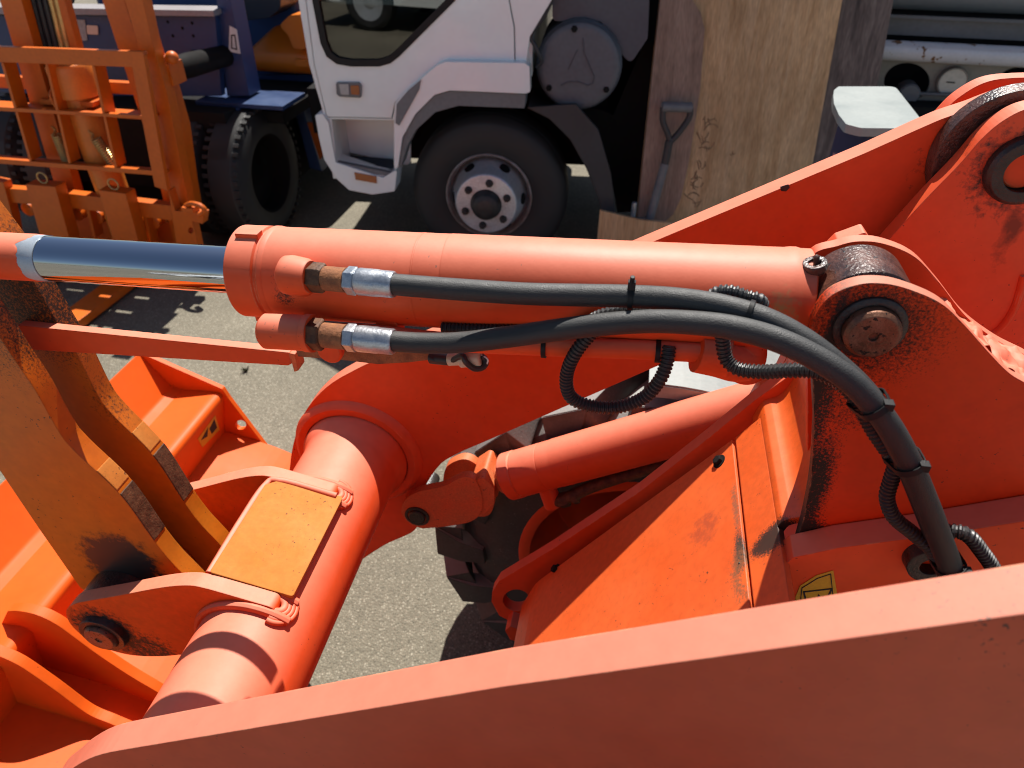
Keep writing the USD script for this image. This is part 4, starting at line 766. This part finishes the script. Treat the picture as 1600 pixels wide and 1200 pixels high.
dk, _ = board_thing('plywood_offcut', 'narrow dark brown plywood offcut with rounded corners behind the shovel', 'plywood', [(1038, -60), (1062, -60), (1083, 2), (1095, 20), (1101, 45), (1094, 140), (1078, 245), (1064, 310), (1052, 335), (1035, 350), (1010, 350), (996, 340), (1000, 300)], PB + PN * .02, NB, .012, 'plywood_dark')
pk, _ = board_thing('plank', 'weathered dark grey plank leaning right of the plywood sheet', 'plank', [(1322, -120), (1412, -120), (1396, 0), (1340, 300), (1330, 380), (1240, 400), (1262, 262)], np.array([1.5, 3.36, 0]), np.array([.1, -1, .12]), .03, 'plank_grey')
sm, _ = board_thing('plywood_scrap', 'low light brown plywood scrap at the foot of the leaning boards', 'plywood', [(938, 329), (1000, 344), (1060, 350), (1060, 430), (928, 430)], np.array([.5, 3.14, 0]), np.array([0, -1, .05]), .02, 'plywood')
SP = PB + PN * .07
def onsp(x, y): d = ray(x, y); return C + d * (((SP - C) @ PN) / (d @ PN))
sh = Thing('shovel', 'shovel with dark D handle and grey shaft leaning on the plywood', 'shovel', W, (onsp(1003, 380)[0], onsp(1003, 380)[1], 0))
sh.part('handle', cat(tube([onsp(*q) for q in [(1036, 168), (1036, 190), (1043, 208), (1047, 222)]], .014, 30, 10), tube([onsp(*q) for q in [(1079, 168), (1076, 185), (1060, 208), (1047, 222)]], .014, 30, 10), tube([onsp(*q) for q in [(1046, 220), (1042, 240), (1038, 260)]], .019, 20, 12)), 'shovel_plastic')
sh.part('grip', rod(onsp(1034, 167), onsp(1081, 168), .022), 'shovel_steel')
sh.part('shaft', rod(onsp(1039, 255), onsp(1003, 385), .020, .021), 'shovel_steel')
q = onsp(1002, 385)
sh.part('blade', on_plane([(985, 370), (1018, 372), (1022, 420), (1008, 450), (988, 448), (975, 415)], SP, NB, .006), 'shovel_steel')

# ================================================================ TANKER AT THE RIGHT
TN = Frame(14.0, (2.3, 3.6))
tn = Thing('tanker_body', 'grey steel tank on a vehicle frame behind the plank, upper right', 'tanker', TN)
pz0, pz1 = TN.b(1500, 68, 0), TN.b(1500, 100, 0)
zc = (pz0[2] + pz1[2]) / 2; pr = (pz0[2] - pz1[2]) / 2
tz = TN.b(1500, 34, .1)[2]
tn.part('tank_shell', lathe((-1.2, .75, tz + .62), X, [(0, 0), (0, .60), (.06, .68), (3.4, .68), (3.4, 0)], 64), 'tank_metal')
tn.part('tank_skirt', cat(box(-1.0, 2.6, .08, .14, zc + pr + .01, tz + .01), box(-1.0, 2.6, .06, .085, tz + .01, tz + .022)), 'tank_dark_grey')
tn.part('rail_pipe', rod((-1.0, 0, zc), (2.6, 0, zc), pr), 'pipe_rusty')
zb = TN.b(1500, 210, .05)[2]
pl_ = Polygon([(-1.0, zb - .35), (2.6, zb - .35), (2.6, zc - pr * .6), (-1.0, zc - pr * .6)])
h_ = [Polygon(TN.poly(circle_px(1417, 128, 36, 30), .05)), Polygon(TN.poly(circle_px(1592, 135, 36, 30), .05))]
tn.part('side_plate', plate(pl_.difference(unary_union(h_)), .05, .07), 'tank_plate')
gc = TN.b(1488, 128, .03)
gg = tn.part('gauge', lathe(gc + (0, .02, 0), -Y, [(0, 0), (0, .068), (.03, .070), (.036, .066), (.036, .062), (.030, .060)], 40), 'tank_plate')
tn.part('dial', lathe(gc + (0, -.008, 0), -Y, [(0, .061), (.002, .061), (.002, 0)], 40), 'gauge_face', gg)
tn.part('needle', box(gc[0] - .03, gc[0] + .01, gc[1] - .0125, gc[1] - .0115, gc[2] - .003, gc[2] + .003), 'ink_black', gg)
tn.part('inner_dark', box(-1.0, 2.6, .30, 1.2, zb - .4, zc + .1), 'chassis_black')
tn.part('valve', cat(rod(TN.b(1415, 140, .08), TN.b(1415, 140, .08) + (0, -.10, 0), .05), rod(TN.b(1395, 145, .0), TN.b(1560, 150, .0), .008)), 'tank_dark_grey')
tn.part('chassis', box(-1.0, 2.6, .2, 1.3, .3, .62), 'chassis_black')
tn.part('wheel', lathe((1.9, .15, .42), Y, [(0, 0), (0, .25), (-.01, .30), (.02, .42), (.22, .42), (.24, 0)], 48), 'tyre_clean')

# ================================================================ small machine with the pale plate
SM = Frame(8, (1.15, 2.35))
zs_ = 1.22
sq = [SM.z(x, y, zs_)[:2] for x, y in [(1302, 150), (1303, 141), (1310, 135), (1392, 135), (1400, 137), (1406, 144), (1446, 195), (1440, 201), (1345, 200), (1322, 194), (1311, 180), (1303, 162)]]
pm = trimesh.creation.extrude_polygon(rnd(Polygon(sq), .012), .02, engine='earcut'); pm.apply_translation((0, 0, zs_ - .02))
bx0 = np.array(sq).mean(0); sx_ = np.array(sq).min(0); sq_m = np.array(sq).max(0)
mc = Thing('small_machine', 'small dark blue machine topped by a pale grey rounded plate', 'machine', SM, (bx0[0], bx0[1], 0))
mc.part('top_plate', pm, 'fender_grey')
mc.part('body', box(sx_[0] + .085, sq_m[0] - .05, sx_[1] + .03, sq_m[1] - .02, .12, zs_ - .022), 'machine_blue')
mc.part('cowl', box(sx_[0] + .15, sq_m[0] - .06, sx_[1] + .012, sx_[1] + .03, .5, zs_ - .03), 'chassis_black')
ls = SM.b(1306, 222, bx0[1] - .13)
mc.part('lamp', lathe((sx_[0] + .105, sx_[1] + .03, 1.10), (-.2, -1, 0), [(0, .03), (.012, .027), (.016, .018), (.018, 0)], 28), 'label_white')
mc.part('side_panel', box(sx_[0] + .070, sx_[0] + .085, sx_[1] + .04, sx_[1] + .3, .15, 1.06), 'pink_paint')
for s in (0, .5): mc.part('foot', box(sx_[0] + .02 + s, sx_[0] + .09 + s, sx_[1] + .05, sx_[1] + .38, 0, .12), 'chassis_black')

# ================================================================ FORKLIFT
FK = Thing('forklift', 'orange and blue forklift facing the loader, mast and load backrest in front', 'forklift', K)
def kp(pts, b): return Polygon(K.poly(pts, b))
bk_ = FK.part('load_backrest', plate(unary_union([kp([(-260, 62), (0, 72), (226, 80), (228, 84), (211, 104), (0, 96), (-260, 88)], 0), kp([(205, 80), (226, 80), (264, 297), (244, 290)], 0), kp([(-240, 240), (0, 247), (250, 266), (250, 273), (0, 254), (-240, 248)], 0), kp([(-250, 158), (0, 166), (232, 180), (233, 185), (0, 172), (-250, 164)], 0)]), -.012, .012), 'forklift_orange')
for y0_, x0_, x1_, d_ in ((166, -250, 229, .10), (247, -240, 250, .07)):
    A, B = K.b(x0_, y0_ - (8 if x0_ < 0 else 0), 0), K.b(x1_, y0_ + (15 if y0_ < 200 else 20), 0)
    FK.part('shelf_bar', box(A[0], B[0], .012, d_, (A[2] + B[2]) / 2 - .006, (A[2] + B[2]) / 2 + .006), 'forklift_orange', bk_)
for (x0_, y0_), (x1_, y1_) in (((4, 97), (48, 250)), ((73, 99), (109, 254)), ((146, 102), (181, 261)), ((-70, 95), (-20, 248)), ((-140, 93), (-85, 246))):
    FK.part('backrest_bar', plate(kp([(x0_, y0_), (x0_ + 4, y0_), (x1_ + 4, y1_), (x1_, y1_)], 0), -.010, .06), 'forklift_orange', bk_)
cg = FK.part('carriage', plate(unary_union([kp([(-120, 285), (85, 300), (270, 322), (273, 345), (85, 322), (-120, 305)], .02), kp([(-120, 392), (60, 404), (310, 428), (312, 445), (60, 425), (-120, 410)], .02)]), .02, .07), 'forklift_orange')
for q in ([(40, 288), (86, 292), (110, 378), (112, 430), (78, 428), (66, 380)], [(154, 297), (196, 303), (218, 383), (222, 440), (186, 438), (178, 380)]):
    FK.part('fork', cat(plate(kp(q, -.05), -.05, .02), box(K.b(q[4][0], 400, -.05)[0] + .0, K.b(q[4][0], 400, -.05)[0] + .12, -1.05, -.05, .015, .055)), 'forklift_orange')
for q in ([(263, 297), (274, 330), (300, 330), (318, 334), (316, 350), (300, 345), (312, 400), (313, 440), (284, 440)], [(-20, 280), (5, 285), (20, 340), (30, 400), (0, 400)]):
    e_ = kp(q, .0); FK.part('carriage_end', plate(e_.difference(Polygon(K.poly(circle_px(298, 360, 4, 5), 0))), .0, .05), 'forklift_orange', cg)
for x, y in ((118, 335), (150, 340), (42, 328), (238, 348), (212, 346)):
    p = K.b(x, y, .07); FK.part('roller', lathe(p, Y, [(0, 0), (0, .03), (.004, .036), (.05, .036), (.05, 0)], 24), 'forklift_orange', cg)
for x, y in ((66, 278), (177, 288)):
    p = K.b(x, y, -.02); t_ = np.linspace(0, 2 * np.pi, 15); FK.part('latch_ring', tube([p + (.026 * math.cos(t), 0, .026 * math.sin(t)) for t in t_], .004, 40, 8), 'brass', cg)
for q in ([(133, 322), (138, 322), (150, 372), (145, 372)], [(222, 332), (228, 333), (238, 385), (232, 385)]):
    FK.part('web', plate(kp(q, .03), .03, .09), 'forklift_orange', cg)
# mast
def rail(pxs, b, b2, nm='mast_rail', m='forklift_orange'): return FK.part(nm, plate(kp(pxs, b), b, b2), m)
rail([(150, -30), (184, -30), (270, 230), (306, 380), (272, 380), (235, 230)], .12, .18)
rail([(186, -30), (216, -30), (236, 60), (262, 150), (296, 330), (306, 400), (280, 400), (258, 210)], .07, .13)
rail([(-12, -40), (22, -40), (64, 110), (125, 320), (95, 320), (32, 110)], .10, .15)
rail([(78, -40), (90, -40), (122, 78), (138, 140), (128, 140)], .16, .2, 'inner_rail')
FK.part('mast_crossbar', plate(kp([(-30, 118), (240, 132), (246, 150), (-26, 136)], .22), .22, .26), 'forklift_orange')
FK.part('mast_crossbar', plate(kp([(60, 330), (300, 352), (306, 400), (64, 380)], .22), .22, .26), 'forklift_orange')
for k in range(7):
    FK.part('mast_hose', tube(K.path([(28 + k * 9, -30, .17), (45 + k * 9, 40, .17), (66 + k * 8, 110, .17), (88 + k * 6, 180, .17)]), .014, 30, 8), 'conduit' if k < 5 else 'brass')
FK.part('lift_chain', plate(kp([(96, -30), (104, -30), (120, 75), (114, 75)], .2), .2, .215), 'brass')
lp_ = K.b(124, 150, .12)
lcx = FK.part('mast_cylinder', lathe((lp_[0], .12, .10), Z, [(0, 0), (0, .075), (lp_[2] - .10, .075), (lp_[2] - .095, .092), (lp_[2] - .01, .095), (lp_[2] + .03, .095), (lp_[2] + .045, .085), (lp_[2] + .048, 0)], 40), 'cap_orange', smooth=40)
cb = K.b(107, 125, .1)
FK.part('cap_strap', cat(*[tube([(lp_[0] + dx, .02, lp_[2] - .05), (lp_[0] + dx - .005, .015, lp_[2] + .03), (lp_[0] + dx, .05, lp_[2] + .052)], .006, 16, 8) for dx in (-.05,)]), 'forklift_orange', lcx)
FK.part('cylinder_shelf', plate(kp([(62, 155), (145, 160), (145, 168), (62, 163)], .06), .06, .2), 'forklift_orange', lcx)
for (x0_, y0_), (x1_, y1_) in (((86, 203), (107, 256)), ((145, 210), (180, 260))):
    A, B = K.b(x0_, y0_, .05), K.b(x1_, y1_, .05); d_, u_, w_ = basis(B - A); n_ = 14; ln = np.linalg.norm(B - A)
    pts = [A + d_ * ln * (.12 + .88 * t / (n_ * 8)) + .021 * (math.cos(t * np.pi / 4) * u_ + math.sin(t * np.pi / 4) * w_) for t in range(n_ * 8)]
    FK.part('spring', cat(tube(pts, .0045, n_ * 12, 7), tube([A - d_ * .02 + u_ * .01, A, A + d_ * ln * .1 + u_ * .02], .005, 12, 7)), 'brass')
rs_ = np.random.RandomState(5)
jp = K.b(256, 104, .16)
lj = []
for k in range(10): lj.append(trimesh.creation.icosphere(2, rs_.uniform(.016, .028)).apply_translation(K.b(238 + rs_.uniform(0, 32), 86 + rs_.uniform(0, 22), .13)))
tb = FK.part('tilt_bracket', cat(box(jp[0] - .05, jp[0] + .055, .12, .22, jp[2] - .07, jp[2] + .02), *lj), 'forklift_orange', smooth=60)
FK.part('tilt_cylinder', lathe(K.b(272, 108, .3), (.12, 1, -.05), [(0, 0), (0, .05), (.1, .055), (.3, .05), (.5, .05), (.5, 0)], 28), 'chassis_black', tb)
FK.part('mast_gusset', plate(kp([(244, 120), (262, 124), (284, 200), (296, 285), (304, 330), (275, 320), (252, 200)], .15), .15, .22), 'forklift_orange')
FK.part('mast_decal', plate(kp([(204, 31), (220, 28), (233, 76), (223, 78), (217, 62)], .119), .117, .119), 'ink_black')
sg = [[(208, 36), (213, 34), (214, 39), (209, 41)], [(211, 42), (213, 42), (216, 54), (213, 54)], [(221, 40), (224, 48), (222, 50), (218, 44)], [(217, 66), (220, 66), (222, 74), (218, 76)], [(224, 66), (228, 66), (231, 74), (227, 74)], [(226, 58), (229, 64), (227, 65), (223, 60)]]
FK.part('decal_letters', cat(*[plate(kp(q, .1165), .1155, .1165) for q in sg]), 'label_white')
FK.part('hook', cat(tube(K.path([(290, 322, .0), (300, 318, -.02), (314, 322, -.03), (320, 330, -.03), (312, 336, -.02)]), .012, 24, 8), box(-.03, .03, -.03, .03, -.012, .012).apply_translation(K.b(298, 325, .0))), 'forklift_orange')
# chassis and body
FK.part('dash_panel', plate(kp([(-300, 24), (336, 24), (346, 150), (125, 150), (-300, 150)], .62), .62, .66), 'forklift_blue')
FK.part('dash_sill', plate(kp([(-300, 6), (335, 16), (336, 25), (-300, 18)], .60), .59, .72), 'sill_grey')
FK.part('data_plate', plate(kp([(115, 30), (133, 31), (137, 63), (119, 64)], .618), .615, .619), 'label_grey')
FK.part('sticker', plate(rnd(kp([(136, 39), (153, 40), (154, 54), (137, 53)], .617), .003), .613, .617), 'label_cream')
FK.part('dash_vent', plate(kp([(298, 78), (330, 80), (334, 106), (300, 104)], .618), .612, .619), 'chassis_black')
for x, y in ((262, 34), (300, 36), (270, 56), (302, 56), (285, 44)): FK.part('rivet', lathe(K.b(x, y, .62), -Y, [(0, .008), (.003, .006), (.004, 0)], 10), 'chassis_black')
po = FK.part('pillar', plate(kp([(334, -40), (352, -40), (390, 150), (355, 150)], .66), .66, .78), 'forklift_blue')
FK.part('warning_sticker', plate(kp([(359, 40), (370, 46), (376, 84), (358, 80)], .659), .656, .6595), 'label_white', po)
FK.part('sticker_print', plate(kp([(362, 55), (367, 55), (370, 77), (362, 75)], .656).boundary.buffer(.003), .6545, .656), 'ink_black', po)
FK.part('steering_wheel', tube([K.b(70, -6, .9) + (.17 * math.cos(t), .10 * math.sin(t) * .9, .1 * math.sin(t)) for t in np.linspace(0, 2 * np.pi, 24)], .014, 60, 8), 'seat_dark')
ft = [K.z(x, y, .76)[:2] for x, y in [(300, 158), (372, 160), (470, 145), (455, 140), (385, 138), (330, 150)]]
fx = K.b(372, 163, .52)
z_f = .72; fb = K.z(372, 162, z_f)[1]; fe = K.z(385, 139, z_f)[1]; x_l = K.z(300, 160, z_f)[0]; x_r = K.z(468, 150, z_f)[0]
fd = FK.part('front_fender', cat(box(x_l, x_r, fb, fe, z_f - .02, z_f), box(x_l, K.z(372, 162, z_f)[0], fb, fb + .02, z_f - .12, z_f - .002)), 'forklift_blue')
lx = -1.32; FK.part('front_fender', box(-1.75, -.98, fb, fe, z_f - .02, z_f), 'forklift_blue')
FK.part('fender_side', plate(kp([(452, 146), (468, 150), (484, 205), (503, 268), (484, 262), (468, 200)], fb + .50), fb + .50, fb + .9), 'forklift_blue', fd)
hx0, hx1, hz0, hz1 = K.b(386, 118, 1.15)[0], K.b(505, 118, 1.15)[0], K.b(440, 118, 1.15)[2], K.b(440, 24, 1.35)[2]
import manifold3d as m3
def hull_box(x0, x1, y0, y1, z0, z1, r, taper=0.):
    P = [(x, y, z) for x in (x0 + r, x1 - r) for y in (y0 + r, y1 - r) for z in (z0 + r,)] + [(x, y, z1 - r) for x in (x0 + r + taper, x1 - r - taper) for y in (y0 + r + taper, y1 - r)]
    m = m3.Manifold.batch_hull([m3.Manifold.sphere(r, 32).translate(p) for p in P]).to_mesh(); return trimesh.Trimesh(m.vert_properties[:, :3], m.tri_verts, process=False)
FK.part('engine_hood', hull_box(hx0, hx1 + .1, 1.15, 2.1, hz0, hz1, .07, .15), 'forklift_hood', smooth=60)
FK.part('hood_latch', box(-.04, .04, -.02, .02, -.02, .02).apply_translation(K.b(474, 98, 1.14)), 'forklift_hood')
FK.part('hood_rib', plate(rnd(kp([(436, 40), (452, 24), (478, 22), (484, 70), (474, 78), (458, 76), (450, 55)], 1.14), .02), 1.14, 1.30), 'forklift_hood')
FK.part('rear_body', hull_box(-1.15, .16, 1.30, 2.3, .62, 1.42, .05), 'forklift_blue')
FK.part('seat', cat(plate(rnd(kp([(352, -40), (440, -40), (438, 14), (420, 28), (372, 34), (358, 20)], 1.10), .04), 1.10, 1.6)), 'seat_dark')
FK.part('lower_body', plate(kp([(385, 118), (520, 116), (520, 240), (470, 200), (430, 170), (392, 150)], 1.25), 1.25, 2.2), 'forklift_blue')
FK.part('tail_lamp', plate(kp([(482, 190), (496, 192), (510, 235), (502, 248)], 1.0), .98, 1.0), 'amber')
FK.part('frame', box(-1.0, .10, .50, 2.2, .14, .62), 'chassis_black')
FK.part('axle_case', box(-.95, .1, .45, .7, .28, .7), 'chassis_black')
FK.part('floor', box(-1.7, .3, .66, 1.6, .60, .66), 'chassis_black')
FKW = K.loc(W.z(424, 362))
def fl_wheel(x0_, w_):
    r_ = .345; path = free(FK.path + '/wheel'); UsdGeom.Xform.Define(stage, path); yc = FKW[1]
    P = [(w_, .205), (w_ + .004, .215), (w_ + .008, .25), (w_, .30), (w_ - .02, .328), (w_ - .035, r_), (.035, r_), (.02, .328), (0, .30), (-.006, .25), (0, .205)]
    ms = [lathe((x0_, yc, r_), X, P, 64, True)]
    for k in range(46):
        t = k / 46 * 2 * np.pi
        for e in (0, 1):
            m = box(-.030, .010, -.010, .010, -.012, .001); m.apply_translation((w_ - .012 if e == 0 else .028, 0, r_ - .006)); R_ = trimesh.transformations.rotation_matrix(t + e * .06, X); m.apply_transform(R_); m.apply_translation((x0_, yc, r_)); ms.append(m)
    FK.part('tyre', cat(*ms), 'tyre_clean', path, smooth=30)
    FK.part('rim', lathe((x0_, yc, r_), X, [(w_, .208), (w_ - .005, .198), (w_ - .13, .185), (w_ - .135, .10), (w_ - .10, .08), (w_ - .10, 0)], 48), 'chassis_black', path)
xo = FKW[0] + .06
fl_wheel(xo - .17, .19); fl_wheel(xo - .40, .19); fl_wheel(-1.06, .19); fl_wheel(-1.29, .19)
for s in (-.95, .15):
    FK.part('rear_tyre', lathe((s, 2.0, .26), X, [(0, 0), (0, .15), (-.01, .2), (.02, .26), (.16, .26), (.18, 0)], 40), 'tyre_clean')

# ================================================================ small weed in the pavement
wd = W.z(385, 580)
ms = []
for k in range(26):
    t, l = rg.uniform(0, 6.28), rg.uniform(.012, .03); d = np.array([math.cos(t), math.sin(t), rg.uniform(.3, 1.0)]); u = np.array([-math.sin(t), math.cos(t), 0]) * .003
    ms.append(trimesh.Trimesh([wd + u, wd - u, wd + d * l], [(0, 1, 2), (0, 2, 1)], process=False))
we = Thing('weed', 'tiny yellow green weed in the pavement below the indicator bar', 'weed', W, wd)
we.part('leaves', cat(*ms), 'weed')

# ================================================================ van behind the viewer, mirrored in the truck's window
VN = Frame(172, (-1.15, -2.0))
vn = Thing('parked_van', 'white van parked behind the viewer, mirrored in the window of the truck', 'van', VN)
vside = rnd(Polygon([(-1.2, .30), (2.45, .30), (2.55, .55), (2.50, .85), (1.95, 1.05), (1.45, 1.80), (-1.1, 1.85), (-1.25, 1.0)]), .08)
wa = [Point(x, .32).buffer(.36) for x in (1.85, -.55)]
vn.part('body', plate(vside.difference(unary_union(wa)), 0, 1.55), 'white_side')
vn.part('side_window', plate(rnd(Polygon([(.1, 1.1), (1.65, 1.1), (1.32, 1.62), (.1, 1.65)]), .05), -.006, .004), 'seat_dark')
vn.part('rear_window', plate(rnd(Polygon([(-1.05, 1.1), (0, 1.1), (0, 1.65), (-1.0, 1.65)]), .05), -.006, .004), 'seat_dark')
vn.part('bumper', hull_box(2.3, 2.62, -.02, 1.57, .28, .58, .08), 'trim_grey')
vn.part('headlight', plate(rnd(Polygon([(2.1, .72), (2.48, .66), (2.46, .84), (2.15, .92)]), .03), -.012, .2), 'lamp_clear')
for x in (1.85, -.55):
    for y in (.02, 1.35):
        w_p = free(vn.path + '/wheel'); UsdGeom.Xform.Define(stage, w_p)
        vn.part('tyre', lathe((x, y, .31), Y, [(0, .2), (-.01, .26), (.02, .31), (.16, .31), (.18, .26), (.18, .2)], 40, True), 'tyre_clean', w_p)
        vn.part('rim', lathe((x, y, .31), Y, [(.01, .2), (.02, .17), (.04, .08), (.03, .06), (.03, 0)], 32), 'rim_silver', w_p)
